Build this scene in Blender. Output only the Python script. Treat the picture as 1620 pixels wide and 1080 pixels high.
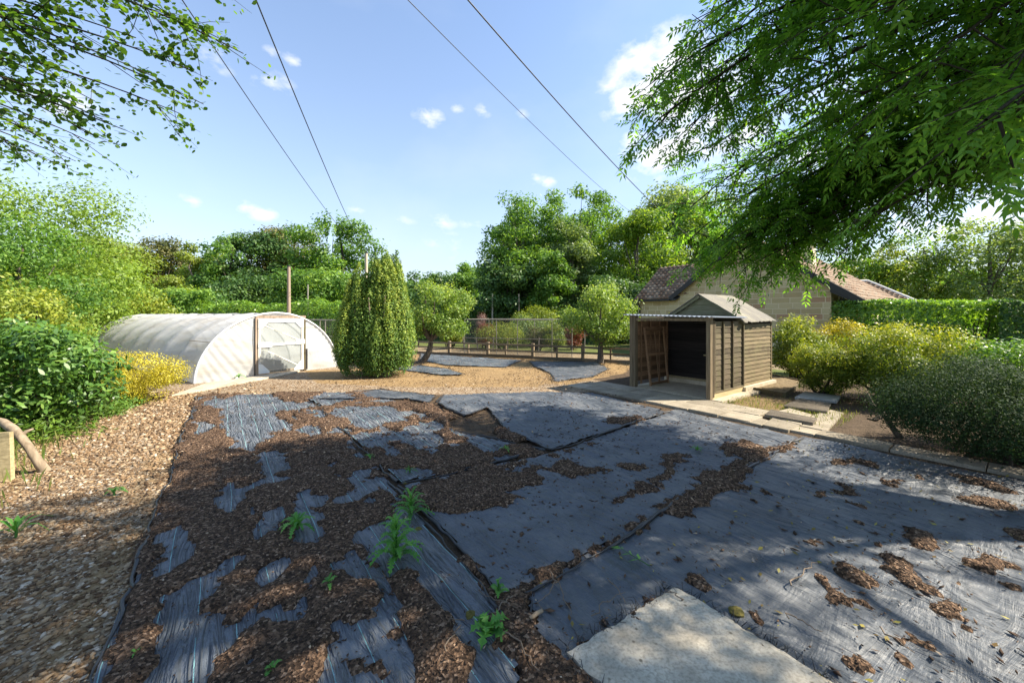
import bpy, bmesh, math, random
import numpy as np
from mathutils import Vector

for _o in list(bpy.data.objects):
    bpy.data.objects.remove(_o)
SC = bpy.context.scene
COL = SC.collection
R = math.radians

# ------------------------------------------------------------------ camera
F, CX, HY, H = 610.0, 810.0, 500.0, 2.0          # focal length, centre column, horizon row (photo pixels), eye height
cam_d = bpy.data.cameras.new('camera')
cam = bpy.data.objects.new('camera', cam_d)
COL.objects.link(cam)
SC.camera = cam
cam_d.sensor_width = 36.0
cam_d.lens = 36.0 * F / 1620.0
cam_d.shift_y = -(540.0 - HY) / 1620.0
cam_d.clip_start = 0.05
cam_d.clip_end = 3000
cam.location = (0, 0, H)
cam.rotation_euler = (R(90), 0, 0)

# ------------------------------------------------------------------ light
SUN_AZ, SUN_EL = 1.0, 43.0                       # azimuth from +X towards +Y
SKY_STRENGTH, SUN_STRENGTH, EXPOSURE = 0.115, 4.9, 1.5
sd = Vector((math.cos(R(SUN_AZ)) * math.cos(R(SUN_EL)), math.sin(R(SUN_AZ)) * math.cos(R(SUN_EL)), math.sin(R(SUN_EL))))
sun_d = bpy.data.lights.new('sun', 'SUN')
sun_d.energy = SUN_STRENGTH
sun_d.angle = R(0.53)
sun_d.color = (1.0, 0.90, 0.74)
sun = bpy.data.objects.new('sun', sun_d)
COL.objects.link(sun)
sun.location = (30, 5, 30)
sun.rotation_euler = sd.to_track_quat('Z', 'Y').to_euler()

SC.view_settings.view_transform = 'Standard'
SC.view_settings.look = 'None'
SC.view_settings.exposure = EXPOSURE
SC.view_settings.gamma = 1.0
SC.view_settings.use_curve_mapping = False
SC.render.engine = 'CYCLES'
SC.cycles.max_bounces = 8
SC.cycles.transparent_max_bounces = 12
SC.cycles.use_denoising = True
SC.cycles.sample_clamp_indirect = 6.0


def ray(px, py):
    return np.array([(px - CX) / F, 1.0, (HY - py) / F])


def at(px, py, Y):
    """point at distance Y on the line of sight of a photo pixel"""
    return np.array([0, 0, H]) + ray(px, py) * Y


def gp(px, py, z=0.0):
    """point where a photo pixel meets the level z"""
    Y = F * (H - z) / (py - HY)
    return np.array([(px - CX) / F * Y, Y, z])


U = np.array([-0.6, 0.8, 0.0])
V = np.array([0.8, 0.6, 0.0])


def P(s, t, z=0.0):
    return V * s + U * t + np.array([0, 0, z])


def st(p):
    p = np.asarray(p)
    return 0.8 * p[..., 0] + 0.6 * p[..., 1], -0.6 * p[..., 0] + 0.8 * p[..., 1]


def pxst(pts, ox=0, oy=0, sc=1.0):
    out = []
    for x, y in pts:
        s, t = st(gp(ox + x / sc, oy + y / sc))
        out.append((s, t))
    return np.array(out)


# ------------------------------------------------------------------ world: sky with clouds
world = bpy.data.worlds.new('World')
SC.world = world
world.use_nodes = True
wn, wl = world.node_tree.nodes, world.node_tree.links
wn.clear()
w_out = wn.new('ShaderNodeOutputWorld')
w_bg = wn.new('ShaderNodeBackground')
w_sky = wn.new('ShaderNodeTexSky')
w_sky.sky_type = 'NISHITA'
w_sky.sun_disc = False
w_sky.sun_elevation = R(SUN_EL)
w_sky.sun_rotation = R(90 - SUN_AZ)
w_sky.altitude = 50
w_sky.air_density = 1.0
w_sky.dust_density = 0.25
w_sky.ozone_density = 1.3
w_bg.inputs['Strength'].default_value = SKY_STRENGTH


def wm(op, a, b=None, c=None, clamp=False):
    n = wn.new('ShaderNodeMath')
    n.operation = op
    n.use_clamp = clamp
    for i, v in enumerate((a, b, c)):
        if v is None:
            continue
        if isinstance(v, (int, float)):
            n.inputs[i].default_value = v
        else:
            wl.new(v, n.inputs[i])
    return n.outputs[0]


w_tc = wn.new('ShaderNodeTexCoord')
w_noise = wn.new('ShaderNodeTexNoise')
w_noise.inputs['Scale'].default_value = 16.0
w_noise.inputs['Detail'].default_value = 7.0
w_noise.inputs['Roughness'].default_value = 0.58
w_map = wn.new('ShaderNodeMapping')
w_map.inputs['Scale'].default_value = (1, 1, 1.7)
wl.new(w_tc.outputs['Generated'], w_map.inputs['Vector'])
wl.new(w_map.outputs[0], w_noise.inputs['Vector'])
CLOUDS = [  # photo pixel, angular radius, thickness
    (1055, 105, .075, 1.25), (1010, 150, .06, 1.2), (1100, 150, .08, 1.15), (1130, 210, .09, 1.0), (1040, 242, .065, 1.2),
    (1005, 215, .022, .7), (1160, 120, .07, .8), (1250, 250, .09, .75), (1350, 170, .09, .6), (1420, 300, .1, .7), (1590, 260, .1, .8), (1520, 360, .09, .7),
    (678, 186, .024, .9), (432, 133, .026, .8), (464, 98, .016, .8), (430, 85, .014, .5), (765, 175, .018, .55), (725, 171, .014, .55),
    (850, 282, .018, .7), (868, 288, .014, .7), (828, 180, .014, .4), (298, 318, .016, .6), (388, 328, .016, .8), (415, 338, .02, .75),
    (565, 331, .016, .5), (700, 352, .03, .45), (640, 350, .026, .3), (120, 155, .028, .8), (105, 170, .024, .6), (35, 147, .018, .5), (345, 95, .026, .55), (700, 385, .06, .3), (745, 352, .03, .3),
]
acc = None
for (cx_, cy_, rr, dens) in CLOUDS:
    d = ray(cx_, cy_)
    d = d / np.linalg.norm(d) * np.array([1, 1, 1.7])
    dist = wn.new('ShaderNodeVectorMath')
    dist.operation = 'DISTANCE'
    dist.inputs[1].default_value = tuple(d)
    wl.new(w_map.outputs[0], dist.inputs[0])
    f = wm('MULTIPLY_ADD', dist.outputs['Value'], -1.0 / (rr * 1.9), 1.0)
    f = wm('MAXIMUM', f, 0.0)
    f = wm('MULTIPLY', f, dens * 1.25)
    acc = f if acc is None else wm('MAXIMUM', acc, f)
n_shift = wm('MULTIPLY_ADD', w_noise.outputs[0], 3.4, -1.9)
gate = wm('MULTIPLY', acc, 2.0, clamp=True)
edge = wm('MULTIPLY_ADD', n_shift, gate, acc)
cl = wm('SMOOTH_MIN', wm('MULTIPLY_ADD', edge, 0.95, -0.12, clamp=True), 0.93, 0.2)
# thin high veil everywhere
w_noise2 = wn.new('ShaderNodeTexNoise')
w_noise2.inputs['Scale'].default_value = 2.3
w_noise2.inputs['Detail'].default_value = 5.0
wl.new(w_map.outputs[0], w_noise2.inputs['Vector'])
veil = wm('MULTIPLY_ADD', w_noise2.outputs[0], 0.6, -0.30, clamp=True)
cl2 = wm('MAXIMUM', cl, veil)
w_mix = wn.new('ShaderNodeMix')
w_mix.data_type = 'RGBA'
w_mix.inputs[7].default_value = (4.0, 4.0, 4.1, 1)
wl.new(cl2, w_mix.inputs[0])
# pale summer haze low in the sky
w_sep = wn.new('ShaderNodeSeparateXYZ')
wl.new(w_tc.outputs['Generated'], w_sep.inputs[0])
hz_f = wm('MULTIPLY', wm('EXPONENT', wm('MULTIPLY', wm('MAXIMUM', w_sep.outputs[2], 0.0), -3.6)), 0.95)
w_hz = wn.new('ShaderNodeMix')
w_hz.data_type = 'RGBA'
w_hz.inputs[7].default_value = (2.05, 2.16, 2.42, 1)
wl.new(hz_f, w_hz.inputs[0])
wl.new(w_sky.outputs[0], w_hz.inputs[6])
wl.new(w_hz.outputs[2], w_mix.inputs[6])
wl.new(w_mix.outputs[2], w_bg.inputs[0])
wl.new(w_bg.outputs[0], w_out.inputs[0])


# ------------------------------------------------------------------ helpers
def vnoise(x, y, seed=0):
    """2D value noise in 0..1"""
    xi, yi = np.floor(x).astype(np.int64), np.floor(y).astype(np.int64)
    fx, fy = x - xi, y - yi
    fx, fy = fx * fx * (3 - 2 * fx), fy * fy * (3 - 2 * fy)

    def h(a, b):
        v = np.sin(a * 127.1 + b * 311.7 + seed * 74.7) * 43758.5453
        return v - np.floor(v)
    return (h(xi, yi) * (1 - fx) + h(xi + 1, yi) * fx) * (1 - fy) + (h(xi, yi + 1) * (1 - fx) + h(xi + 1, yi + 1) * fx) * fy


def fbm(x, y, oct=4, seed=0):
    a, tot, amp = 0, 0, 1.0
    for i in range(oct):
        a = a + vnoise(x * 2 ** i, y * 2 ** i, seed + i * 7) * amp
        tot += amp
        amp *= .5
    return a / tot


def inpoly(x, y, poly):
    c = np.zeros(np.shape(x), bool)
    n = len(poly)
    j = n - 1
    for i in range(n):
        xi, yi = poly[i]
        xj, yj = poly[j]
        with np.errstate(divide='ignore', invalid='ignore'):
            c ^= ((yi > y) != (yj > y)) & (x < (xj - xi) * (y - yi) / (yj - yi + 1e-12) + xi)
        j = i
    return c


def sstep(a, b, x):
    k = np.clip((x - a) / (b - a), 0, 1)
    return k * k * (3 - 2 * k)


def unit(v):
    return v / (np.linalg.norm(v, axis=-1, keepdims=True) + 1e-9)


def mesh_np(name, v, f, tint=None, smooth=False):
    """mesh from a vertex array and an (n,k) face array"""
    me = bpy.data.meshes.new(name)
    v = np.ascontiguousarray(v, np.float32)
    f = np.ascontiguousarray(f, np.int32)
    n, k = f.shape
    me.vertices.add(len(v))
    me.vertices.foreach_set('co', v.ravel())
    me.loops.add(n * k)
    me.loops.foreach_set('vertex_index', f.ravel())
    me.polygons.add(n)
    me.polygons.foreach_set('loop_start', np.arange(0, n * k, k, dtype=np.int32))
    me.update(calc_edges=True)
    if smooth:
        me.polygons.foreach_set('use_smooth', np.ones(n, bool))
    if tint is not None:
        a = me.attributes.new('tint', 'FLOAT', 'POINT')
        a.data.foreach_set('value', np.ascontiguousarray(tint, np.float32))
    return me


def link(name, me, mat=None, parent=None):
    o = bpy.data.objects.new(name, me)
    COL.objects.link(o)
    if mat is not None:
        me.materials.append(mat)
    if parent is not None:
        o.parent = parent
    return o


def tag(o, label=None, cat=None, group=None, kind=None):
    for k, v in (('label', label), ('category', cat), ('group', group), ('kind', kind)):
        if v:
            o[k] = v
    return o


def thing(name, loc, label, cat, group=None):
    o = bpy.data.objects.new(name, None)
    COL.objects.link(o)
    o.location = tuple(float(c) for c in loc)
    o.empty_display_size = .2
    return tag(o, label, cat, group)


def origin(o):
    return np.zeros(3) if o is None else np.array(o.location) + (origin(o.parent) if o.parent else 0)


class MB:
    """collects boxes, tubes and polygons; build() links them as one mesh object"""

    def __init__(self):
        self.v, self.f = [], []

    def add(self, vs, fs):
        b = len(self.v)
        self.v += [tuple(map(float, p)) for p in vs]
        self.f += [tuple(b + i for i in q) for q in fs]
        return self

    def hexa(self, c):
        return self.add(c, [(0, 3, 2, 1), (4, 5, 6, 7), (0, 1, 5, 4), (1, 2, 6, 5), (2, 3, 7, 6), (3, 0, 4, 7)])

    def box(self, o, a, b, c):
        """corner o and three edge vectors"""
        o, a, b, c = map(np.asarray, (o, a, b, c))
        return self.hexa([o, o + a, o + a + b, o + b, o + c, o + a + c, o + a + b + c, o + b + c])

    def stbox(self, s0, s1, t0, t1, z0, z1):
        return self.box(P(s0, t0, z0), V * (s1 - s0), U * (t1 - t0), np.array([0, 0, z1 - z0]))

    def bar(self, p, q, w, h, up=(0, 0, 1)):
        p, q = np.asarray(p, float), np.asarray(q, float)
        d = unit(q - p)
        x = np.cross(d, np.asarray(up, float))
        if np.linalg.norm(x) < 1e-4:
            x = np.cross(d, [0, 1, 0])
        x = unit(x)
        y = np.cross(x, d)
        return self.box(p - x * w / 2 - y * h / 2, x * w, q - p, y * h)

    def prism(self, poly, d):
        n = len(poly)
        poly = [np.asarray(p, float) for p in poly]
        return self.add(poly + [p + d for p in poly],
                        [tuple(range(n))[::-1], tuple(range(n, 2 * n))] + [(i, (i + 1) % n, n + (i + 1) % n, n + i) for i in range(n)])

    def tube(self, pts, rad, n=8):
        v, f = tube_np(pts, rad, n)
        return self.add(v, f)

    def build(self, name, mat, parent=None, smooth=False, bevel=0):
        off = origin(parent)
        me = bpy.data.meshes.new(name)
        me.from_pydata([tuple(np.array(p) - off) for p in self.v], [], self.f)
        bm = bmesh.new()
        bm.from_mesh(me)
        bmesh.ops.recalc_face_normals(bm, faces=bm.faces)
        if bevel:
            bmesh.ops.bevel(bm, geom=list(bm.edges), offset=bevel, segments=1, affect='EDGES')
        bm.to_mesh(me)
        bm.free()
        if smooth:
            for p in me.polygons:
                p.use_smooth = True
        return link(name, me, mat, parent)


def tube_np(pts, rad, n=6):
    pts = np.asarray(pts, float)
    rad = np.broadcast_to(np.asarray(rad, float), (len(pts),))
    tan = unit(np.gradient(pts, axis=0))
    ref = np.array([0.31, 0.22, 0.93])
    x = unit(np.cross(tan, ref))
    y = np.cross(tan, x)
    a = np.arange(n) * 2 * math.pi / n
    v = pts[:, None, :] + rad[:, None, None] * (np.cos(a)[None, :, None] * x[:, None, :] + np.sin(a)[None, :, None] * y[:, None, :])
    v = v.reshape(-1, 3)
    m = len(pts)
    i = np.arange(m - 1)[:, None] * n + np.arange(n)[None, :]
    j = np.arange(m - 1)[:, None] * n + (np.arange(n)[None, :] + 1) % n
    f = np.stack([i, j, j + n, i + n], -1).reshape(-1, 4)
    return v, f


def join_np(lst):
    vs, fs, b = [], [], 0
    for v, f in lst:
        vs.append(v)
        fs.append(f + b)
        b += len(v)
    return np.concatenate(vs), np.concatenate(fs)


# ------------------------------------------------------------------ materials
MATS = {}


class NT:
    def __init__(self, name):
        self.m = bpy.data.materials.new(name)
        self.m.use_nodes = True
        self.n, self.l = self.m.node_tree.nodes, self.m.node_tree.links
        self.n.clear()
        self.out = self.n.new('ShaderNodeOutputMaterial')
        self.b = self.n.new('ShaderNodeBsdfPrincipled')
        self.l.new(self.b.outputs[0], self.out.inputs[0])
        g = self.n.new('ShaderNodeNewGeometry')
        self.pos = g.outputs['Position']
        self.geo = g

    def set(self, sock, val):
        if isinstance(val, bpy.types.NodeSocket):
            self.l.new(val, sock)
        elif isinstance(val, tuple) and len(val) == 3 and sock.type == 'RGBA':
            sock.default_value = (*val, 1)
        else:
            sock.default_value = val

    def math(self, op, a, b=0.0, c=0.0, clamp=False):
        n = self.n.new('ShaderNodeMath')
        n.operation = op
        n.use_clamp = clamp
        for i, v in enumerate((a, b, c)):
            self.set(n.inputs[i], v)
        return n.outputs[0]

    def map(self, vec=None, scale=(1, 1, 1), rot=(0, 0, 0), loc=(0, 0, 0)):
        n = self.n.new('ShaderNodeMapping')
        self.set(n.inputs['Vector'], vec if vec is not None else self.pos)
        n.inputs['Scale'].default_value = scale
        n.inputs['Rotation'].default_value = rot
        n.inputs['Location'].default_value = loc
        return n.outputs[0]

    def plot(self, scale=(1, 1, 1)):
        """position in the plot's own axes (x along V, y along U)"""
        r = self.map(None, (1, 1, 1), (0, 0, -math.atan2(.6, .8)))
        return self.map(r, scale)

    def noise(self, vec=None, scale=5.0, detail=4.0, rough=.55, dist=0.0):
        n = self.n.new('ShaderNodeTexNoise')
        self.set(n.inputs['Vector'], vec if vec is not None else self.pos)
        n.inputs['Scale'].default_value = scale
        n.inputs['Detail'].default_value = detail
        n.inputs['Roughness'].default_value = rough
        n.inputs['Distortion'].default_value = dist
        return n.outputs[0]

    def voro(self, vec=None, scale=20.0, feature='F1', out='Distance', rand=1.0):
        n = self.n.new('ShaderNodeTexVoronoi')
        n.feature = feature
        self.set(n.inputs['Vector'], vec if vec is not None else self.pos)
        n.inputs['Scale'].default_value = scale
        n.inputs['Randomness'].default_value = rand
        return n.outputs[out]

    def ramp(self, fac, stops, interp='LINEAR'):
        n = self.n.new('ShaderNodeValToRGB')
        n.color_ramp.interpolation = interp
        e = n.color_ramp.elements
        while len(e) < len(stops):
            e.new(.5)
        for i, (p, c) in enumerate(stops):
            e[i].position = p
            e[i].color = (*c, 1) if len(c) == 3 else c
        self.set(n.inputs[0], fac)
        return n.outputs[0]

    def mix(self, fac, a, b, mode='MIX'):
        n = self.n.new('ShaderNodeMix')
        n.data_type = 'RGBA'
        n.blend_type = mode
        self.set(n.inputs[0], fac)
        self.set(n.inputs[6], a)
        self.set(n.inputs[7], b)
        return n.outputs[2]

    def attr(self, name, out='Fac'):
        n = self.n.new('ShaderNodeAttribute')
        n.attribute_name = name
        return n.outputs[out]

    def rnd(self):
        return self.n.new('ShaderNodeObjectInfo').outputs['Random']

    def bump(self, h, strength=.4, dist=.02, normal=None):
        n = self.n.new('ShaderNodeBump')
        n.inputs['Strength'].default_value = strength
        n.inputs['Distance'].default_value = dist
        self.set(n.inputs['Height'], h)
        if normal is not None:
            self.set(n.inputs['Normal'], normal)
        return n.outputs[0]

    def fin(self, col, rough=.8, normal=None, spec=.3):
        self.set(self.b.inputs['Base Color'], col)
        self.set(self.b.inputs['Roughness'], rough)
        self.b.inputs['Specular IOR Level'].default_value = spec
        if normal is not None:
            self.l.new(normal, self.b.inputs['Normal'])
        return self.m


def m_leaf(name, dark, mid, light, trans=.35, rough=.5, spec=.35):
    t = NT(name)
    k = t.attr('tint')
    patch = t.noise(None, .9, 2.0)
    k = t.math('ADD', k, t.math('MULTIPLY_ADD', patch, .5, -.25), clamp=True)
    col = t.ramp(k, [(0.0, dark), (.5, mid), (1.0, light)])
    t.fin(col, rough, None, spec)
    tr = t.n.new('ShaderNodeBsdfTranslucent')
    tc = t.mix(1.0, col, (1.7, 1.6, .6), 'MULTIPLY')
    t.l.new(tc, tr.inputs[0])
    mx = t.n.new('ShaderNodeMixShader')
    mx.inputs[0].default_value = trans
    t.l.new(t.b.outputs[0], mx.inputs[1])
    t.l.new(tr.outputs[0], mx.inputs[2])
    t.l.new(mx.outputs[0], t.out.inputs[0])
    MATS[name] = t.m
    return t.m


def m_bark(name, c1, c2, scale=14.0):
    t = NT(name)
    n = t.noise(t.map(None, (1, 1, .25)), scale, 5.0, .65)
    t.fin(t.ramp(n, [(.3, c1), (.7, c2)]), .9, t.bump(n, .6, .02), .15)
    MATS[name] = t.m
    return t.m


def m_wood(name, c1, c2, axis='s', rough=.8, var=.35, green=None):
    t = NT(name)
    sc = {'s': (1.2, 26, 26), 't': (26, 1.2, 26), 'z': (26, 26, 1.4)}[axis]
    g = t.noise(t.plot(sc), 1.6, 5.0, .6, .4)
    col = t.ramp(g, [(.28, c1), (.72, c2)])
    v = t.math('MULTIPLY_ADD', t.rnd(), var * 2, 1 - var)
    hs = t.n.new('ShaderNodeHueSaturation')
    t.set(hs.inputs['Value'], v)
    t.set(hs.inputs['Color'], col)
    col = hs.outputs[0]
    st_ = t.noise(None, 3.1, 4.0, .6)
    if green:
        col = t.mix(t.ramp(st_, [(.42, (0, 0, 0)), (.66, (.75, .75, .75))]), col, green)
    t.fin(col, rough, t.bump(g, .5, .006), .2)
    MATS[name] = t.m
    return t.m


def m_plain(name, col, rough=.6, metal=0.0, spec=.4, var=.15, scale=8.0):
    t = NT(name)
    n = t.noise(None, scale, 5.0, .6)
    c = t.mix(t.math('MULTIPLY', n, 1.0), tuple(x * (1 - var) for x in col), tuple(x * (1 + var) for x in col))
    t.fin(c, rough, t.bump(n, .15, .004), spec)
    t.b.inputs['Metallic'].default_value = metal
    MATS[name] = t.m
    return t.m


# leaves (base colours of real foliage)
m_leaf('leaf_ash', (.05, .14, .022), (.115, .26, .036), (.23, .39, .06), .55)
m_leaf('leaf_hazel', (.035, .09, .018), (.08, .17, .026), (.18, .28, .04), .55)
m_leaf('leaf_lime', (.07, .13, .02), (.17, .27, .035), (.30, .40, .07), .42)
m_leaf('leaf_wood', (.08, .13, .02), (.18, .24, .035), (.30, .34, .07), .4)
m_leaf('leaf_mid', (.05, .12, .024), (.115, .23, .04), (.23, .36, .07), .42)
m_leaf('leaf_dark', (.032, .075, .022), (.065, .14, .036), (.14, .23, .06), .34)
m_leaf('leaf_brown', (.05, .07, .022), (.11, .12, .035), (.21, .18, .06), .3)
m_leaf('leaf_willow', (.08, .13, .045), (.17, .25, .085), (.32, .40, .17), .4)
m_leaf('leaf_maple', (.05, .12, .016), (.13, .23, .028), (.26, .35, .045), .42)
m_leaf('leaf_gold', (.20, .185, .012), (.42, .37, .028), (.66, .58, .08), .28)
m_leaf('leaf_goldgreen', (.045, .095, .012), (.15, .215, .02), (.42, .42, .042), .36)
m_leaf('leaf_yellowgreen', (.08, .13, .014), (.20, .26, .03), (.38, .40, .06), .35)
m_leaf('leaf_apple', (.075, .15, .03), (.19, .29, .06), (.42, .50, .15), .4)
m_leaf('leaf_yew', (.022, .07, .012), (.11, .20, .026), (.36, .42, .055), .22, .6)
m_leaf('leaf_laurel', (.04, .10, .02), (.10, .21, .036), (.26, .38, .09), .34, .38, .5)
m_leaf('leaf_hedge', (.04, .10, .016), (.11, .23, .03), (.25, .40, .06), .34, .42, .45)
m_leaf('leaf_greygreen', (.012, .030, .013), (.027, .055, .023), (.06, .095, .042), .22, .7, .12)
m_leaf('leaf_red', (.10, .025, .02), (.20, .06, .03), (.30, .14, .06), .3)
m_leaf('leaf_purple', (.10, .05, .05), (.20, .11, .10), (.32, .2, .16), .2)
m_leaf('leaf_fern', (.05, .11, .015), (.11, .20, .025), (.22, .32, .05), .4)
m_leaf('leaf_weed', (.04, .14, .025), (.09, .27, .04), (.22, .45, .09), .35)
m_leaf('grass', (.06, .10, .02), (.14, .18, .04), (.26, .26, .09), .3)
m_leaf('leaf_litter', (.10, .05, .02), (.20, .16, .03), (.34, .30, .07), .2)
m_bark('bark_grey', (.05, .042, .034), (.17, .145, .12))
m_bark('bark_dark', (.018, .015, .012), (.07, .058, .045))
m_bark('bark_tan', (.12, .09, .06), (.34, .27, .19), 9.0)
# timber
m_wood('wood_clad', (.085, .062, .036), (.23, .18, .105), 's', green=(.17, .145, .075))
m_wood('wood_lap', (.06, .047, .03), (.165, .13, .085), 's', green=(.11, .10, .05))
m_wood('wood_red', (.12, .065, .035), (.29, .18, .10), 's')
m_wood('wood_gable', (.11, .105, .07), (.25, .23, .15), 't', green=(.15, .16, .09))
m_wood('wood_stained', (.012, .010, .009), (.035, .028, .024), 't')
m_wood('wood_post', (.085, .062, .038), (.21, .165, .105), 'z')
m_wood('wood_board', (.22, .17, .09), (.42, .34, .19), 's')
m_wood('wood_fence', (.10, .075, .05), (.24, .19, .13), 't')
m_wood('wood_pole', (.22, .16, .115), (.42, .33, .25), 'z')
m_wood('wood_pale', (.45, .42, .36), (.74, .70, .63), 'z', var=.12)
m_wood('wood_grey', (.24, .20, .15), (.46, .40, .31), 'z')
m_plain('white_paint', (.78, .77, .74), .5, var=.06)
m_plain('black_metal', (.02, .02, .022), .45)
m_plain('steel', (.35, .35, .36), .4, .6)
m_plain('pale_pole', (.26, .24, .20), .7)
m_plain('wire', (.035, .035, .04), .5)
m_plain('render_white', (.7, .66, .6), .8)
m_plain('pvc', (.75, .75, .76), .3)
m_plain('fold', (.022, .024, .028), .42, var=.5, scale=30)
m_plain('root', (.16, .12, .085), .85, var=.4, scale=30)
m_plain('moss', (.10, .085, .018), .95, var=.6, scale=60)
m_plain('string', (.30, .55, .55), .6)
def m_concrete(name, c1, c2, spots=True, scale=3.0):
    t = NT(name)
    n = t.noise(None, scale, 7.0, .68)
    n2 = t.noise(None, 55.0, 4.0, .6)
    col = t.ramp(n, [(.3, c1), (.72, c2)])
    col = t.mix(t.ramp(n2, [(.35, (.5, .5, .5)), (.55, (0, 0, 0))]), col, tuple(x * .55 for x in c1))
    if spots:
        sp = t.voro(None, 9.0)
        col = t.mix(t.ramp(sp, [(.06, (.85, .85, .85)), (.13, (0, 0, 0))]), col, (.10, .085, .06))
    v = t.math('MULTIPLY_ADD', t.rnd(), .4, .8)
    hs = t.n.new('ShaderNodeHueSaturation')
    t.set(hs.inputs['Value'], v)
    t.set(hs.inputs['Color'], col)
    MATS[name] = t.fin(hs.outputs[0], .9, t.bump(t.math('ADD', n, n2), .35, .01), .2)


m_concrete('slab_pale', (.32, .285, .225), (.62, .57, .475), True, 5.0)
m_concrete('slab_path', (.20, .17, .125), (.37, .32, .245))
m_concrete('slab_sun', (.34, .29, .22), (.55, .48, .37), False)  # paler copy of the path concrete, sunlight put into its colour
m_concrete('slab_dark', (.10, .085, .065), (.21, .175, .135), False)
m_concrete('slab_grey', (.25, .25, .25), (.40, .40, .39), False)
m_concrete('concrete', (.33, .28, .20), (.52, .45, .34), False)

# polythene
t = NT('polythene')
n = t.noise(t.map(None, (1, 1, .4)), 1.3, 5.0, .6)
zz = t.n.new('ShaderNodeSeparateXYZ')
t.set(zz.inputs[0], t.pos)
algae = t.noise(t.map(None, (.5, .5, 2.4)), 1.0, 6.0, .6, .6)
col = t.mix(t.ramp(algae, [(.50, (0, 0, 0)), (.74, (.7, .7, .7))]), (.70, .71, .71), (.46, .39, .27))
t.fin(col, .42, t.bump(n, .25, .05), .5)
tr = t.n.new('ShaderNodeBsdfTranslucent')
t.l.new(col, tr.inputs[0])
tp = t.n.new('ShaderNodeBsdfTransparent')
m1 = t.n.new('ShaderNodeMixShader')
m1.inputs[0].default_value = .42
t.l.new(t.b.outputs[0], m1.inputs[1])
t.l.new(tr.outputs[0], m1.inputs[2])
m2 = t.n.new('ShaderNodeMixShader')
m2.inputs[0].default_value = .20
t.l.new(m1.outputs[0], m2.inputs[1])
t.l.new(tp.outputs[0], m2.inputs[2])
t.l.new(m2.outputs[0], t.out.inputs[0])
MATS['polythene'] = t.m
# thinner, clearer sheet on the door
t = NT('clear_film')
t.fin((.50, .55, .54), .25, t.bump(t.noise(t.map(None, (2, 2, 1)), 3.0, 3.0), .3, .03), .6)
tr = t.n.new('ShaderNodeBsdfTranslucent')
tr.inputs[0].default_value = (.42, .46, .44, 1)
tp = t.n.new('ShaderNodeBsdfTransparent')
m1 = t.n.new('ShaderNodeMixShader')
m1.inputs[0].default_value = .4
t.l.new(t.b.outputs[0], m1.inputs[1])
t.l.new(tr.outputs[0], m1.inputs[2])
m2 = t.n.new('ShaderNodeMixShader')
m2.inputs[0].default_value = .42
t.l.new(m1.outputs[0], m2.inputs[1])
t.l.new(tp.outputs[0], m2.inputs[2])
t.l.new(m2.outputs[0], t.out.inputs[0])
MATS['clear_film'] = t.m

# fine garden netting: woven threads too thin to see singly
t = NT('netting')
t.fin((.16, .15, .13), .8)
tp = t.n.new('ShaderNodeBsdfTransparent')
m2 = t.n.new('ShaderNodeMixShader')
m2.inputs[0].default_value = .72
t.l.new(t.b.outputs[0], m2.inputs[1])
t.l.new(tp.outputs[0], m2.inputs[2])
t.l.new(m2.outputs[0], t.out.inputs[0])
MATS['netting'] = t.m

# clear corrugated sheet
t = NT('clear_sheet')
t.fin((.27, .31, .38), .3, None, .5)
tr = t.n.new('ShaderNodeBsdfTranslucent')
tr.inputs[0].default_value = (.55, .58, .62, 1)
m1 = t.n.new('ShaderNodeMixShader')
m1.inputs[0].default_value = .4
t.l.new(t.b.outputs[0], m1.inputs[1])
t.l.new(tr.outputs[0], m1.inputs[2])
t.l.new(m1.outputs[0], t.out.inputs[0])
MATS['clear_sheet'] = t.m


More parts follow.
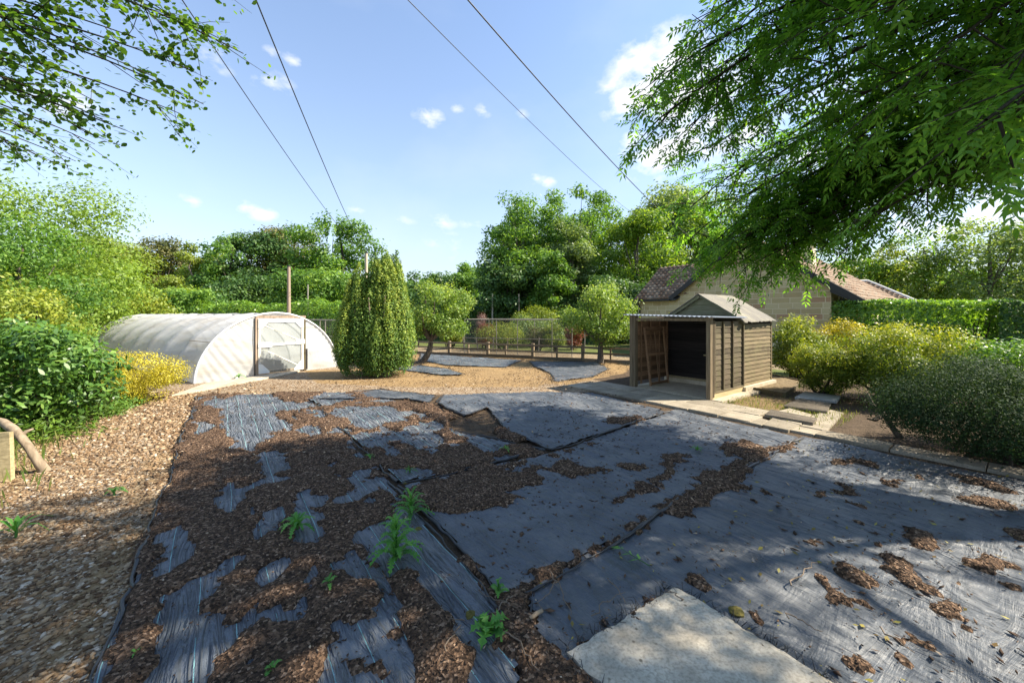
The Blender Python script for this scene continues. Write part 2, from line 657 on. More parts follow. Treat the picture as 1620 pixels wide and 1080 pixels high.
def m_fabric(name, lines):
    t = NT(name)
    pl = t.plot((1, 1, 1))
    weave = t.noise(t.plot((260, 18, 1)), 1.0, 2.0)
    weave2 = t.noise(t.plot((14, 190, 1)), 1.0, 2.0)
    crease = t.noise(t.plot((6, 1.2, 1)), 1.0, 6.0, .62, .5)
    crease2 = t.noise(t.plot((1.0, 4.5, 1)), 1.0, 6.0, .62, .7)
    dirt = t.noise(None, 1.7, 7.0, .66)
    fine = t.noise(None, 70.0, 3.0)
    kf = 1.0 if lines else .68
    col = t.ramp(dirt, [(.32, tuple(kf * x for x in (.040, .050, .064))), (.5, tuple(kf * x for x in (.088, .103, .125))), (.68, tuple(kf * x for x in (.165, .172, .18)))])
    col = t.mix(t.ramp(fine, [(.62, (0, 0, 0)), (.72, (.5, .5, .5))]), col, (.12, .10, .08))
    if lines:
        sx = t.n.new('ShaderNodeSeparateXYZ')
        t.set(sx.inputs[0], pl)
        wob = t.math('MULTIPLY_ADD', t.noise(t.plot((.8, .8, 1)), 1.0, 2.0), .06, sx.outputs[0])
        fr = t.math('FRACT', t.math('DIVIDE', wob, .205))
        ln = t.math('LESS_THAN', t.math('ABSOLUTE', t.math('SUBTRACT', fr, .5)), .012)
        brk = t.math('GREATER_THAN', t.noise(t.plot((5, 2.5, 1)), 1.0, 2.0), .38)
        col = t.mix(t.math('MULTIPLY', t.math('MULTIPLY', ln, brk), .75), col, (.25, .52, .52))
    wr = t.noise(t.plot((11, 1.4, 1) if lines else (3.2, 1.1, 1)), 1.0, 3.0, .5, 1.2)
    ridge = t.math('POWER', t.math('SUBTRACT', 1.0, t.math('MULTIPLY', t.math('ABSOLUTE', t.math('SUBTRACT', wr, .5)), 5.0), clamp=True), 2.0)
    ht = t.math('ADD', t.math('MULTIPLY', crease, 1.0), t.math('MULTIPLY', crease2, .55))
    ht = t.math('MULTIPLY_ADD', ridge, .55 if lines else .35, ht)
    nrm = t.bump(ht, .9 if lines else .62, .09)
    nrm = t.bump(t.math('ADD', weave, weave2), .13, .003, nrm)
    rg = t.math('MULTIPLY_ADD', dirt, .30, .42)
    MATS[name] = t.fin(col, rg, nrm, .62)


m_fabric('fabric_lined', True)
m_fabric('fabric', False)

# bark mulch and stones: colour per piece
t = NT('mulch')
k = t.attr('tint')
t.fin(t.ramp(k, [(0, (.026, .017, .012)), (.45, (.085, .052, .033)), (.80, (.18, .112, .07)), (.95, (.40, .29, .19)), (1, (.50, .40, .29))]), .9, t.bump(t.noise(None, 160.0, 3.0), .4, .004), .2)
MATS['mulch'] = t.m
t = NT('mulch_bed')
n = t.noise(None, 75.0, 5.0, .7)
vv = t.voro(None, 60.0, 'F1', 'Color')
sx = t.n.new('ShaderNodeSeparateXYZ')
t.set(sx.inputs[0], vv)
t.fin(t.ramp(sx.outputs[0], [(0, (.024, .016, .011)), (.5, (.08, .05, .032)), (.85, (.17, .105, .065)), (1, (.32, .22, .15))]), .92, t.bump(t.math('ADD', n, t.voro(None, 60.0)), .9, .02), .15)
MATS['mulch_bed'] = t.m
t = NT('stones')
k = t.attr('tint')
t.fin(t.ramp(k, [(0, (.04, .026, .016)), (.3, (.12, .072, .038)), (.6, (.25, .165, .09)), (.85, (.38, .29, .19)), (1, (.58, .53, .46))]), .85, None, .2)
MATS['stones'] = t.m

# ground: gravel, orange dry moss, grass, soil by painted zones
t = NT('ground')
z = t.n.new('ShaderNodeSeparateColor')
t.set(z.inputs[0], t.attr('zone', 'Color'))
big = t.noise(None, 1.1, 6.0, .65)
mid_ = t.noise(None, 7.0, 6.0, .7)
st1 = t.n.new('ShaderNodeSeparateXYZ')
t.set(st1.inputs[0], t.voro(None, 38.0, 'F1', 'Color'))
gd = t.voro(None, 38.0)
grav = t.ramp(st1.outputs[0], [(0, (.085, .055, .032)), (.35, (.19, .135, .085)), (.7, (.31, .24, .16)), (1, (.50, .44, .35))])
grav = t.mix(t.ramp(mid_, [(.36, (.8, .8, .8)), (.56, (0, 0, 0))]), grav, (.17, .105, .055))
soil = t.ramp(mid_, [(.3, (.035, .024, .015)), (.6, (.085, .06, .04)), (.8, (.14, .105, .07))])
moss = t.ramp(t.noise(None, 15.0, 6.0, .75), [(.3, (.09, .06, .03)), (.48, (.24, .155, .07)), (.62, (.36, .26, .14)), (.8, (.50, .42, .30))])
grs = t.ramp(mid_, [(.3, (.05, .08, .018)), (.6, (.13, .17, .04)), (.8, (.26, .26, .09))])


def zone(sock, spread=.8):
    return t.math('MULTIPLY_ADD', t.math('SUBTRACT', t.math('MULTIPLY_ADD', sock, 1.6, -.3), t.math('MULTIPLY', t.math('SUBTRACT', mid_, .5), spread)), 1.0, 0.0, clamp=True)


col = t.mix(zone(z.outputs[2]), soil, grs)
col = t.mix(zone(z.outputs[0]), col, grav)
col = t.mix(zone(z.outputs[1], 1.2), col, moss)
col = t.mix(t.ramp(big, [(.35, (.35, .35, .35)), (.6, (0, 0, 0))]), col, (.10, .07, .04))
t.fin(col, .92, t.bump(t.math('ADD', t.math('MULTIPLY', gd, .8), mid_), .55, .03), .15)
MATS['ground'] = t.m

# walls of blocks
t = NT('block')
n = t.noise(None, 26.0, 5.0, .65)
c = t.ramp(t.rnd(), [(0, (.46, .36, .19)), (.55, (.55, .45, .25)), (.90, (.61, .52, .31)), (.93, (.45, .28, .17)), (1, (.47, .30, .18))])
c = t.mix(t.math('MULTIPLY', n, .4), c, (.28, .22, .13))
t.fin(c, .92, t.bump(n, .6, .012), .15)
MATS['block'] = t.m
m_plain('mortar', (.66, .57, .39), .95, var=.15, scale=20)
t = NT('roof_tile')
k = t.attr('tint')
n = t.noise(None, 5.0, 5.0, .65)
c = t.ramp(k, [(0, (.12, .07, .045)), (.5, (.20, .125, .08)), (1, (.30, .215, .15))])
c = t.mix(t.ramp(n, [(.45, (0, 0, 0)), (.7, (.7, .7, .7))]), c, (.26, .25, .2))
t.fin(c, .9, None, .2)
MATS['roof_tile'] = t.m
t = NT('roof_felt')
n = t.noise(None, 60.0, 4.0)
n2 = t.noise(None, 2.2, 6.0, .6)
c = t.mix(n, (.12, .113, .10), (.22, .205, .18))
c = t.mix(t.ramp(n2, [(.5, (0, 0, 0)), (.7, (.6, .6, .6))]), c, (.30, .28, .20))
t.fin(c, .95, t.bump(n, .5, .004), .15)
MATS['roof_felt'] = t.m
t = NT('glass')
t.fin((.03, .035, .04), .08, None, .6)
MATS['glass'] = t.m

# ------------------------------------------------------------------ ground
def bank_edge(t_):
    return -2.35 - 7.5 * sstep(12.8, 16.5, t_) + .25 * np.sin(t_ * 1.3) * .5


def gz(s, t_):
    d = bank_edge(t_) - s
    z_ = -1.5 * sstep(0.0, 3.6, d) * (1 - sstep(30, 45, t_))
    z_ = z_ + .035 * (fbm(s * .9 + 40, t_ * .9 + 40, 3, 3) - .5) * sstep(9.2, 9.8, s) + 0.05 * (fbm(s * .7 + 9, t_ * .7 + 5, 3, 5) - .5) * sstep(-.7, -1.3, s)
    return z_


def spaced(lo, hi, step, far):
    a = list(np.arange(lo, hi + step / 2, step))
    d, x = step, hi
    while x < far:
        d *= 1.22
        x += d
        a.append(x)
    d, x, b = step, lo, []
    while x > -far:
        d *= 1.22
        x -= d
        b.append(x)
    return np.array(b[::-1] + a)


gs, gt = spaced(-5, 16, .12, 900), spaced(-2, 26, .12, 900)
S_, T_ = np.meshgrid(gs, gt, indexing='ij')
Z_ = gz(S_, T_)
GV = S_[..., None] * V + T_[..., None] * U
GV[..., 2] = Z_
ns, nt = S_.shape
idx = np.arange(ns * nt).reshape(ns, nt)
GF = np.stack([idx[:-1, :-1], idx[1:, :-1], idx[1:, 1:], idx[:-1, 1:]], -1).reshape(-1, 4)
me = mesh_np('ground', GV.reshape(-1, 3), GF, smooth=True)
X_, Y_ = GV[..., 0], GV[..., 1]
far_edge = np.interp(S_, [-.5, 1, 3.3, 5.5, 7.8], [12.4, 11.6, 10.2, 8.6, 7.3])
grav = np.zeros_like(S_)
grav[(S_ > bank_edge(T_) - .2) & (S_ < -.2) & (T_ < 15.5)] = 1
grav[(T_ > far_edge - .4) & (S_ > -1.5) & (S_ < 9.3) & (T_ < 17)] = 1
PBED = pxst([(560, 604), (560, 584), (660, 560), (845, 567), (1000, 575), (990, 590), (900, 608), (760, 607)])
bed2 = inpoly(S_, T_, PBED)
fence_l = Y_ - (18.5 - .44 * (X_ - 1))
beyond = (fence_l > -.1)
pale = beyond & (fence_l < 3.2)
grav[beyond] = 0
grav[pale] = .72
zoneC = np.zeros((ns * nt, 4), np.float32)
zoneC[:, 3] = 1
moss_w = np.where(bed2, .9, 0.0)
PMOSS = pxst([(480, 585), (640, 585), (740, 592), (870, 603), (850, 612), (640, 612), (500, 606)])
moss_w = np.where(inpoly(S_, T_, PMOSS), 1.0, moss_w)
moss_w = np.where((S_ > bank_edge(T_) - .3) & (S_ < bank_edge(T_) + .5) & (T_ < 13), .55, moss_w)
moss_w = np.where((S_ > -.8) & (S_ < -.45) & (T_ < 12) & (fbm(S_ * 2, T_ * 1.3, 3, 9) > .5), .6, moss_w)
# sunlit mossy earth beside the shed
PSH = pxst([(1130, 645), (1190, 625), (1260, 630), (1230, 660), (1180, 665)])
moss_w = np.where(inpoly(S_, T_, PSH), .55, moss_w)
grass_w = np.where(beyond & (fence_l > 1.1), .62, 0.0)
grass_w = np.where(fence_l > 6, 1.0, grass_w)
grass_w = np.where(S_ < bank_edge(T_) - .5, .9, grass_w)
grass_w = np.where((S_ > 15) | (T_ < -4), .7, grass_w)
zoneC[:, 0] = grav.ravel()
zoneC[:, 1] = (moss_w * (1 - beyond)).ravel()
zoneC[:, 2] = grass_w.ravel()
a = me.attributes.new('zone', 'FLOAT_COLOR', 'POINT')
a.data.foreach_set('color', zoneC.ravel())
g = link('ground', me, MATS['ground'])
tag(g, kind='structure')

# ------------------------------------------------------------------ weed membrane, seen patches traced on the ground
Z7 = dict(ox=240, oy=600, sc=2.25)
Z8 = dict(ox=800, oy=600, sc=1.9756)
Z3 = dict(ox=600, oy=600, sc=3.24)
FAB = [pxst(p, **Z7) for p in [
    [(250, 90), (330, 85), (350, 130), (430, 110), (500, 190), (470, 200), (440, 160), (400, 150), (425, 210), (380, 215), (280, 220), (245, 180)],
    [(500, 185), (560, 170), (610, 200), (600, 215), (520, 205)], [(640, 120), (720, 100), (850, 100), (920, 130), (870, 160), (760, 190), (680, 150)],
    [(620, 180), (690, 170), (730, 210), (700, 215)], [(705, 245), (750, 235), (765, 290), (715, 285)], [(760, 240), (830, 205), (900, 215), (860, 235), (790, 245)],
    [(800, 270), (880, 250), (920, 275), (840, 280)], [(935, 200), (1000, 185), (1040, 240), (975, 245)], [(1050, 150), (1120, 140), (1240, 200), (1230, 240), (1150, 230), (1060, 190)],
    [(1020, 230), (1100, 240), (1090, 250)], [(270, 410), (370, 375), (440, 345), (525, 350), (500, 370), (380, 390), (320, 418)], [(515, 450), (570, 420), (650, 435), (600, 465)],
    [(655, 450), (720, 385), (745, 335), (790, 330), (780, 380), (800, 400), (740, 440), (675, 470)], [(790, 350), (860, 355), (835, 420), (810, 400)],
    [(770, 320), (850, 320), (905, 340), (850, 350)], [(335, 560), (390, 500), (430, 470), (475, 480), (445, 530), (460, 560), (370, 575)], [(130, 625), (200, 590), (255, 580), (180, 615)],
    [(60, 690), (95, 675), (80, 695)], [(245, 380), (270, 377), (262, 390)], [(140, 452), (170, 442), (165, 456)], [(355, 468), (385, 466), (375, 478)], [(125, 300), (160, 292), (150, 305)],
    [(40, 520), (75, 512), (70, 530)], [(150, 565), (195, 560), (180, 580)], [(0, 670), (22, 668), (8, 700), (0, 700)],
    [(20, 800), (150, 740), (210, 720), (250, 680), (340, 645), (345, 665), (260, 720), (215, 800), (190, 860), (230, 880), (300, 890), (360, 830), (390, 785), (395, 800), (370, 850), (430, 850), (520, 810), (535, 700), (550, 705), (560, 800), (590, 800), (545, 860), (450, 880), (320, 905), (310, 960), (230, 1010), (220, 1080), (225, 1300), (-60, 1300), (0, 1080), (30, 960), (40, 870)],
    [(390, 700), (410, 650), (450, 640), (490, 680), (440, 735), (385, 735)], [(550, 650), (600, 690), (600, 730), (570, 740), (550, 690)], [(625, 670), (670, 660), (670, 700), (640, 700)],
    [(500, 610), (520, 605), (540, 640), (515, 635)], [(460, 755), (510, 740), (490, 770)], [(310, 1030), (370, 1010), (350, 1060), (315, 1070)],
    [(680, 640), (700, 630), (800, 690), (880, 790), (900, 860), (950, 920), (930, 990), (920, 1080), (915, 1300), (560, 1300), (615, 1080), (640, 1000), (660, 870), (750, 880), (780, 860), (820, 830), (800, 770), (740, 720), (690, 720)],
    [(720, 560), (830, 510), (960, 530), (1010, 600), (1180, 740), (1240, 900), (1320, 1080), (1400, 1300), (1100, 1300), (1130, 1080), (1160, 1000), (1080, 900), (1020, 820), (960, 740), (900, 690), (860, 720), (780, 640)],
]]
HOLE = [pxst(p, **Z7) for p in [
    [(735, 800), (780, 760), (825, 810), (800, 870), (750, 865)], [(700, 1000), (760, 1010), (770, 1050), (700, 1060)], [(845, 870), (900, 920), (870, 950), (850, 920)],
    [(780, 990), (840, 1000), (830, 1060), (780, 1040)], [(870, 720), (940, 740), (1020, 800), (1010, 860), (930, 860), (890, 800)],
    [(930, 880), (1000, 910), (1150, 990), (1140, 1040), (1040, 1060), (940, 1080), (930, 1000)]]]
MUL = [pxst(p, **Z8) for p in [
    [(120, 300), (170, 265), (215, 270), (240, 290), (310, 290), (355, 295), (330, 305), (240, 305), (215, 330), (180, 300)],
    [(365, 275), (400, 270), (440, 290), (400, 298)],
    [(330, 390), (370, 370), (420, 355), (400, 335), (450, 330), (490, 290), (475, 250), (510, 240), (570, 250), (520, 270), (525, 300), (480, 315), (440, 350), (470, 360), (400, 380), (350, 405)],
    [(585, 325), (620, 295), (670, 310), (640, 330)], [(670, 220), (740, 195), (810, 215), (790, 235), (720, 245), (680, 250)],
    [(470, 400), (560, 370), (640, 340), (700, 290), (780, 265), (760, 300), (720, 330), (760, 345), (640, 380), (600, 430), (500, 440)],
    [(1035, 340), (1060, 330), (1075, 355), (1060, 375), (1035, 370)], [(1060, 395), (1115, 400), (1110, 412)], [(1080, 450), (1110, 445), (1140, 470), (1120, 478)],
    [(1245, 475), (1290, 475), (1345, 520), (1360, 550), (1310, 550), (1270, 510)], [(1170, 590), (1215, 540), (1240, 570), (1290, 640), (1380, 680), (1370, 710), (1300, 670), (1230, 620)],
    [(1325, 700), (1400, 715), (1475, 780), (1440, 800), (1370, 750)], [(1030, 600), (1060, 585), (1130, 630), (1180, 655), (1120, 665), (1050, 640)],
    [(980, 640), (1020, 630), (1030, 680), (1100, 690), (1135, 725), (1060, 715), (1000, 680)], [(1390, 570), (1440, 570), (1500, 600), (1460, 612)],
    [(1470, 560), (1500, 545), (1560, 590), (1580, 610), (1520, 605)], [(1370, 610), (1410, 610), (1400, 645), (1375, 630)], [(1405, 375), (1480, 375), (1610, 405), (1600, 420), (1480, 400)],
    [(1375, 300), (1520, 330), (1600, 370), (1500, 350)], [(1555, 470), (1640, 470), (1640, 530), (1590, 510)], [(1560, 650), (1640, 650), (1640, 700)],
    [(1210, 800), (1260, 790), (1320, 820), (1240, 840), (1235, 880), (1275, 890), (1260, 920), (1220, 890)], [(690, 720), (760, 740), (800, 775), (740, 765)],
    [(550, 640), (590, 630), (660, 665), (630, 675)], [(560, 510), (590, 505), (600, 530), (570, 535)], [(1060, 860), (1120, 880), (1140, 940), (1090, 940)], [(935, 510), (980, 525), (960, 530)],
    [(960, 355), (1000, 358), (990, 372), (965, 368)], [(735, 375), (780, 375), (775, 388), (745, 386)], [(780, 360), (830, 352), (825, 365), (790, 372)],
    [(1000, 260), (1090, 255), (1180, 275), (1170, 284), (1090, 266), (1010, 270)], [(1180, 330), (1230, 315), (1245, 325), (1200, 340)], [(1240, 295), (1300, 310), (1290, 322)],
    [(180, 860), (330, 760), (540, 668), (545, 684), (340, 800), (200, 885)], [(560, 690), (700, 790), (850, 900), (880, 948), (830, 948), (690, 806)],
    [(-40, 700), (0, 680), (150, 590), (300, 520), (470, 420), (480, 440), (300, 545), (160, 620), (60, 690), (100, 740), (60, 800), (40, 900), (-20, 900), (-60, 760)],
    [(690, 270), (760, 240), (900, 205), (905, 218), (760, 275), (560, 380), (540, 380)],
]] + [pxst(p, **Z3) for p in [
    [(1160, 215), (1230, 210), (1330, 200), (1350, 215), (1270, 240), (1160, 245)],
    [(100, 610), (300, 540), (450, 500), (520, 450), (620, 460), (740, 420), (760, 430), (650, 500), (600, 530), (700, 490), (800, 485), (780, 510), (870, 540), (700, 580), (640, 580), (700, 610), (830, 648), (700, 640), (500, 690), (250, 700), (100, 660)],
    [(720, 475), (800, 450), (860, 465), (960, 430), (1050, 470), (1230, 475), (1190, 500), (1080, 500), (1050, 490), (1010, 540), (950, 520), (860, 490)],
    [(850, 405), (910, 400), (920, 415), (870, 430)], [(1250, 455), (1330, 450), (1370, 475), (1310, 490)], [(950, 380), (1040, 365), (990, 395)], [(1060, 345), (1130, 325), (1090, 360)],
    [(380, 470), (560, 390), (690, 345), (840, 380), (760, 420), (640, 400), (470, 440)], [(1180, 640), (1330, 600), (1410, 560), (1400, 540), (1480, 480), (1440, 410), (1560, 400), (1600, 390), (1500, 440), (1520, 480), (1400, 600), (1240, 648)],
]]


def mulch_mask(s, t_, warp=True):
    """depth-like weight of bark lying on the membrane, 0 where the membrane shows"""
    if warp:
        k = np.clip((0.6 * s + 0.8 * t_) / 5.0, .5, 2.0)
        s0_, t0_ = s, t_
        s = s0_ + .10 * k * (fbm(s0_ * 5, t0_ * 5, 4, 11) - .5) * 2 + .09 * (fbm(s0_ * 17, t0_ * 11, 3, 13) - .5) * 2
        t_ = t0_ + .10 * k * (fbm(s0_ * 5 + 31, t0_ * 5 + 17, 4, 12) - .5) * 2 + .13 * (fbm(s0_ * 21, t0_ * 9 + 5, 3, 14) - .5) * 2
    left = (s > -.52) & (s < 1.58) & (t_ > .6) & (t_ < 10.0)
    mid_b = (s >= 1.58) & (s < 3.9) & (t_ > 4.35) & (t_ < far_lim(s) - 1.6) & ~((s > 3.0) & (t_ < 5.4 - (s - 3) * .8))
    m = (left | mid_b) & ~((fbm(s * 3.2 + 7, t_ * .95 + 3, 3, 23) > .635) & (t_ > 2.0))
    up = (t_ >= 8.3) & (s < 3.5) & (t_ < 12.4)
    n = fbm(s * 1.4 + 3, t_ * .9 + 8, 4, 21)
    m = np.where(up & (t_ > 9.2), (n > .56) & (s > -.5) & (t_ < far_lim(s)), m)
    for p in FAB:
        m = m & ~inpoly(s, t_, p)
    for p in HOLE + MUL:
        m = m | inpoly(s, t_, p)
    dd = (s > 3.6) & (t_ > 4.9) & (s < 7.3)
    m = m & ~(dd & (t_ > 5.6))
    for p in MUL[-9:-8]:
        m = m | inpoly(s, t_, p)
    return m


def far_lim(s):
    return np.interp(s, [-.5, 1, 3.3, 5.5, 7.8], [12.4, 11.6, 10.2, 8.6, 7.3])


def fab_h(s, t_):
    """height of the membrane surface: rumples and long creases"""
    h = .026 * fbm(s * 1.1, t_ * 1.1, 4, 31)
    h = h + .030 * (1 - np.abs(fbm(s * 6.5, t_ * 1.3, 3, 33) - .5) * 4).clip(0, 1) ** 2 * fbm(s * .8, t_ * .8, 2, 37)
    h = h + .012 * np.abs(fbm(s * .9 + 4, t_ * 4.5, 3, 35) - .5) * 2
    return h + .012


def sheet(poly, name, label, mat, dz, step=.05, roll=None):
    """one cut of membrane lying on the ground: a rumpled sheet with a turned-under edge all round"""
    poly = np.asarray(poly)
    lo, hi = poly.min(0), poly.max(0)
    ss = np.arange(lo[0], hi[0] + step, step)
    tt = np.arange(lo[1], hi[1] + step, step)
    A, B = np.meshgrid(ss, tt, indexing='ij')
    wob = .05
    keep = inpoly(A + wob * (fbm(A * 2, B * 2, 2, 41) - .5), B + wob * (fbm(A * 2 + 9, B * 2, 2, 42) - .5), poly)
    Zh = fab_h(A, B) + dz
    vv = A[..., None] * V + B[..., None] * U
    vv[..., 2] = Zh
    n0, n1 = A.shape
    ii = np.arange(n0 * n1).reshape(n0, n1)
    q = np.stack([ii[:-1, :-1], ii[1:, :-1], ii[1:, 1:], ii[:-1, 1:]], -1).reshape(-1, 4)
    kf = keep.ravel()[q].all(1)
    q = q[kf]
    used = np.unique(q)
    remap = -np.ones(n0 * n1, int)
    remap[used] = np.arange(len(used))
    me = mesh_np(name, vv.reshape(-1, 3)[used], remap[q], smooth=True)
    o = link(name, me, MATS[mat])
    tag(o, label, 'weed membrane', 'weed membrane sheets laid over the bed')
    # turned-under edge, near-black to stand in for shadow along the seam
    rng = np.random.default_rng(int(abs(lo[0] * 100 + hi[1] * 10)) + 1)
    edges = roll if roll is not None else [(i, (i + 1) % len(poly)) for i in range(len(poly))]
    for (i, j) in edges:
        a, b = poly[i], poly[j]
        L = np.linalg.norm(b - a)
        m = max(4, int(L / .07))
        k = np.linspace(0, 1, m)[:, None]
        ln = a + (b - a) * k
        nrm = np.array([-(b - a)[1], (b - a)[0]]) / L
        off = (fbm(k[:, 0] * L * 1.3 + i * 7, k[:, 0] * 0 + j, 3, 51) - .5) * .16
        ln = ln + nrm * off[:, None]
        rad = .004 + .020 * fbm(k[:, 0] * L * 2.2, k[:, 0] * 0 + i, 3, 55) ** 2
        pts = ln[:, :1] * V + ln[:, 1:] * U
        pts[:, 2] = fab_h(ln[:, 0], ln[:, 1]) + dz + rad * .55
        v, f = tube_np(pts, rad * 1.25, 7)
        v[:, 2] += (vnoise(v[:, 0] * 30, v[:, 1] * 30, 3) - .5) * .009
        v[:, :2] += ((vnoise(v[:, 0] * 9, v[:, 1] * 9, 5) - .5) * .035)[:, None] * (V[:2] if abs(b[0] - a[0]) < abs(b[1] - a[1]) else U[:2])
        link('folded_edge', mesh_np('folded_edge', v, f, smooth=True), MATS['fold'], o)
    return o


NEAR = -2.2
sheet([(-.52, 4.7), (1.62, 4.45), (1.66, 9.7), (1.2, 11.4), (-.5, 12.4)], 'weed_membrane', 'long bark-strewn membrane strip with cyan lines running towards the polytunnel', 'fabric_lined', 0, .05, [(4, 0), (1, 2), (2, 3)])
sheet([(-.66, .6), (.75, .6), (1.5, 2.0), (1.58, 4.55), (-.5, 4.8)], 'weed_membrane', 'torn cyan-lined membrane piece around the tall thistles', 'fabric_lined', .003, .035, [(2, 3), (4, 0)])
sheet([(1.68, 4.42), (3.75, 4.2), (3.2, 5.9), (3.4, 7.7), (3.0, 10.3), (1.4, 11.4), (1.7, 9.6)], 'weed_membrane', 'bark-strewn membrane piece with cyan lines beside the folded-back sheet', 'fabric_lined', -.002, .05, [(0, 1), (1, 2)])
sheet(np.array([(1.55, 2.16), (7.5, 2.2), (7.65, 4.45), (3.9, 4.1), (1.66, 4.35)]), 'weed_membrane', 'plain slate membrane band edged by thistles and bark patches', 'fabric', .004, .045, [(0, 1), (4, 0)])
sheet([(1.62, -2.0), (7.7, -2.0), (7.65, 2.24), (1.75, 2.20), (1.15, 1.2)], 'weed_membrane', 'plain slate membrane sheet cut out around the pale concrete slab', 'fabric', -.006, .04, [(3, 4), (4, 0)])
PD = np.concatenate([pxst([(870, 718), (1058, 655), (935, 624), (858, 622)]), pxst([(700, 628), (690, 640), (738, 662), (770, 648), (785, 668), (800, 685)])])
sheet(PD, 'weed_membrane', 'smooth folded-back membrane sheet in front of the paved path by the shed', 'fabric', .02, .05, [(0, 1), (9, 0), (8, 9), (4, 5), (5, 6), (6, 7)])
PT = pxst([(500, 634), (560, 622), (600, 618), (690, 628), (680, 640), (640, 633), (590, 634)])
sheet(PT, 'weed_membrane', 'crumpled pale membrane strip along the gravel path edge', 'fabric', .014, .05, None)
# second bed near the fence
Z5 = dict(ox=640, oy=470, sc=4.38)
sheet(pxst([(110, 395), (560, 425), (820, 440), (700, 490), (300, 478), (100, 440)], **Z5), 'weed_membrane', 'sunlit bluish membrane sheet beneath the leaning apple tree', 'fabric_lined', .004, .08)
sheet(pxst([(860, 450), (1330, 452), (1420, 500), (1300, 560), (1040, 592), (1000, 530), (900, 490)], **Z5), 'weed_membrane', 'membrane sheet in the shade of the upright apple tree', 'fabric', .004, .08)
sheet(pxst([(-90, 500), (100, 480), (300, 500), (420, 545), (260, 548), (60, 520)], **Z5), 'weed_membrane', 'narrow sunlit membrane strip at the foot of the columnar yew', 'fabric_lined', .004, .08)

# bark lying on the sheets
step = .03
ss = np.arange(-.75, 7.8, step)
tt = np.arange(-1.2, 12.6, step)
A, B = np.meshgrid(ss, tt, indexing='ij')
M = mulch_mask(A, B)
K = M.astype(float)
for _ in range(1):
    K = (K + np.roll(K, 1, 0) + np.roll(K, -1, 0) + np.roll(K, 1, 1) + np.roll(K, -1, 1)) / 5
# depth of the layer, thicker inside large patches
Dp = K.copy()
for _ in range(10):
    Dp = (Dp + np.roll(Dp, 1, 0) + np.roll(Dp, -1, 0) + np.roll(Dp, 1, 1) + np.roll(Dp, -1, 1)) / 5
inside = (K + .5 * (fbm(A * 9, B * 9, 3, 66) - .5)) > .42
thick = .006 + .030 * Dp * (.5 + fbm(A * 3, B * 3, 3, 61))
thick = thick + .010 * (fbm(A * 16, B * 16, 2, 63) - .5)
ZM = fab_h(A, B) + .022 * ((A > 3.2) & (B > 4.3)) + np.where(inside, np.maximum(thick * sstep(.3, .8, K), .002), -.03)
vv = A[..., None] * V + B[..., None] * U
vv[..., 2] = ZM
n0, n1 = A.shape
ii = np.arange(n0 * n1).reshape(n0, n1)
q = np.stack([ii[:-1, :-1], ii[1:, :-1], ii[1:, 1:], ii[:-1, 1:]], -1).reshape(-1, 4)
q = q[inside.ravel()[q].any(1)]
used = np.unique(q)
remap = -np.ones(n0 * n1, int)
remap[used] = np.arange(len(used))
bm_o = link('bark_mulch', mesh_np('bark_mulch', vv.reshape(-1, 3)[used], remap[q], smooth=True), MATS['mulch_bed'])
tag(bm_o, 'dark brown bark mulch lying in ragged patches on the membrane', 'bark mulch', kind='stuff')


def pieces(pos, dims, yaw, tint, tilt, seed):
    """lumpy eight-sided chips or stones; dims (n,3) half sizes"""
    rng = np.random.default_rng(seed)
    n = len(pos)
    base = np.array([[1, 0, 0], [0, 1, 0], [-1, 0, 0], [0, -1, 0], [0, 0, 1], [0, 0, -1]], float)
    v = base[None] * dims[:, None, :] * rng.uniform(.7, 1.25, (n, 6, 1))
    v[:, 4, 0] += dims[:, 0] * rng.uniform(-.4, .4, n)
    v[:, 4, 1] += dims[:, 1] * rng.uniform(-.4, .4, n)
    c, s = np.cos(yaw)[:, None], np.sin(yaw)[:, None]
    z = v[..., 2] + v[..., 0] * tilt[:, None]
    v = np.stack([v[..., 0] * c - v[..., 1] * s, v[..., 0] * s + v[..., 1] * c, z], -1) + pos[:, None, :]
    f = np.array([[0, 1, 4], [1, 2, 4], [2, 3, 4], [3, 0, 4], [1, 0, 5], [2, 1, 5], [3, 2, 5], [0, 3, 5]])
    F_ = (f[None] + (np.arange(n) * 6)[:, None, None]).reshape(-1, 3)
    return v.reshape(-1, 3), F_, np.repeat(tint, 6)


rng = np.random.default_rng(5)
NCH = 150000
# more chips near the camera, where they can be told apart
cs, ct = rng.uniform(-.7, 7.7, NCH), rng.uniform(-.4, 12.4, NCH)
cy = .6 * cs + .8 * ct
cxx = .8 * cs - .6 * ct
vis = (cy > 1.6) & (np.abs(cxx) < cy * 1.45 + .4)
keepp = rng.random(NCH) < np.clip(3.6 / np.maximum(cy, 1.0), 0, 1) ** 1.3
mi = inside[np.clip(((cs + .75) / step).round().astype(int), 0, n0 - 1), np.clip(((ct + 1.2) / step).round().astype(int), 0, n1 - 1)]
dpc = Dp[np.clip(((cs + .75) / step).round().astype(int), 0, n0 - 1), np.clip(((ct + 1.2) / step).round().astype(int), 0, n1 - 1)]
scat = rng.random(NCH) < .030 + .55 * dpc ** 1.3 + .08 * (fbm(cs * 2.5, ct * 2.5, 3, 71) > .56)
sel = vis & keepp & (mi | (scat & (ct < far_lim(cs) - .1)))
cs, ct, cy, on = cs[sel], ct[sel], cy[sel], mi[sel]
n = len(cs)
zz_ = ZM[np.clip(((cs + .75) / step).round().astype(int), 0, n0 - 1), np.clip(((ct + 1.2) / step).round().astype(int), 0, n1 - 1)]
zz_ = np.where(on, zz_, fab_h(cs, ct) + .026 * ((cs > 3.3) & (ct > 4.3)) + .004)
pos = cs[:, None] * V + ct[:, None] * U
pos[:, 2] = zz_ + .004
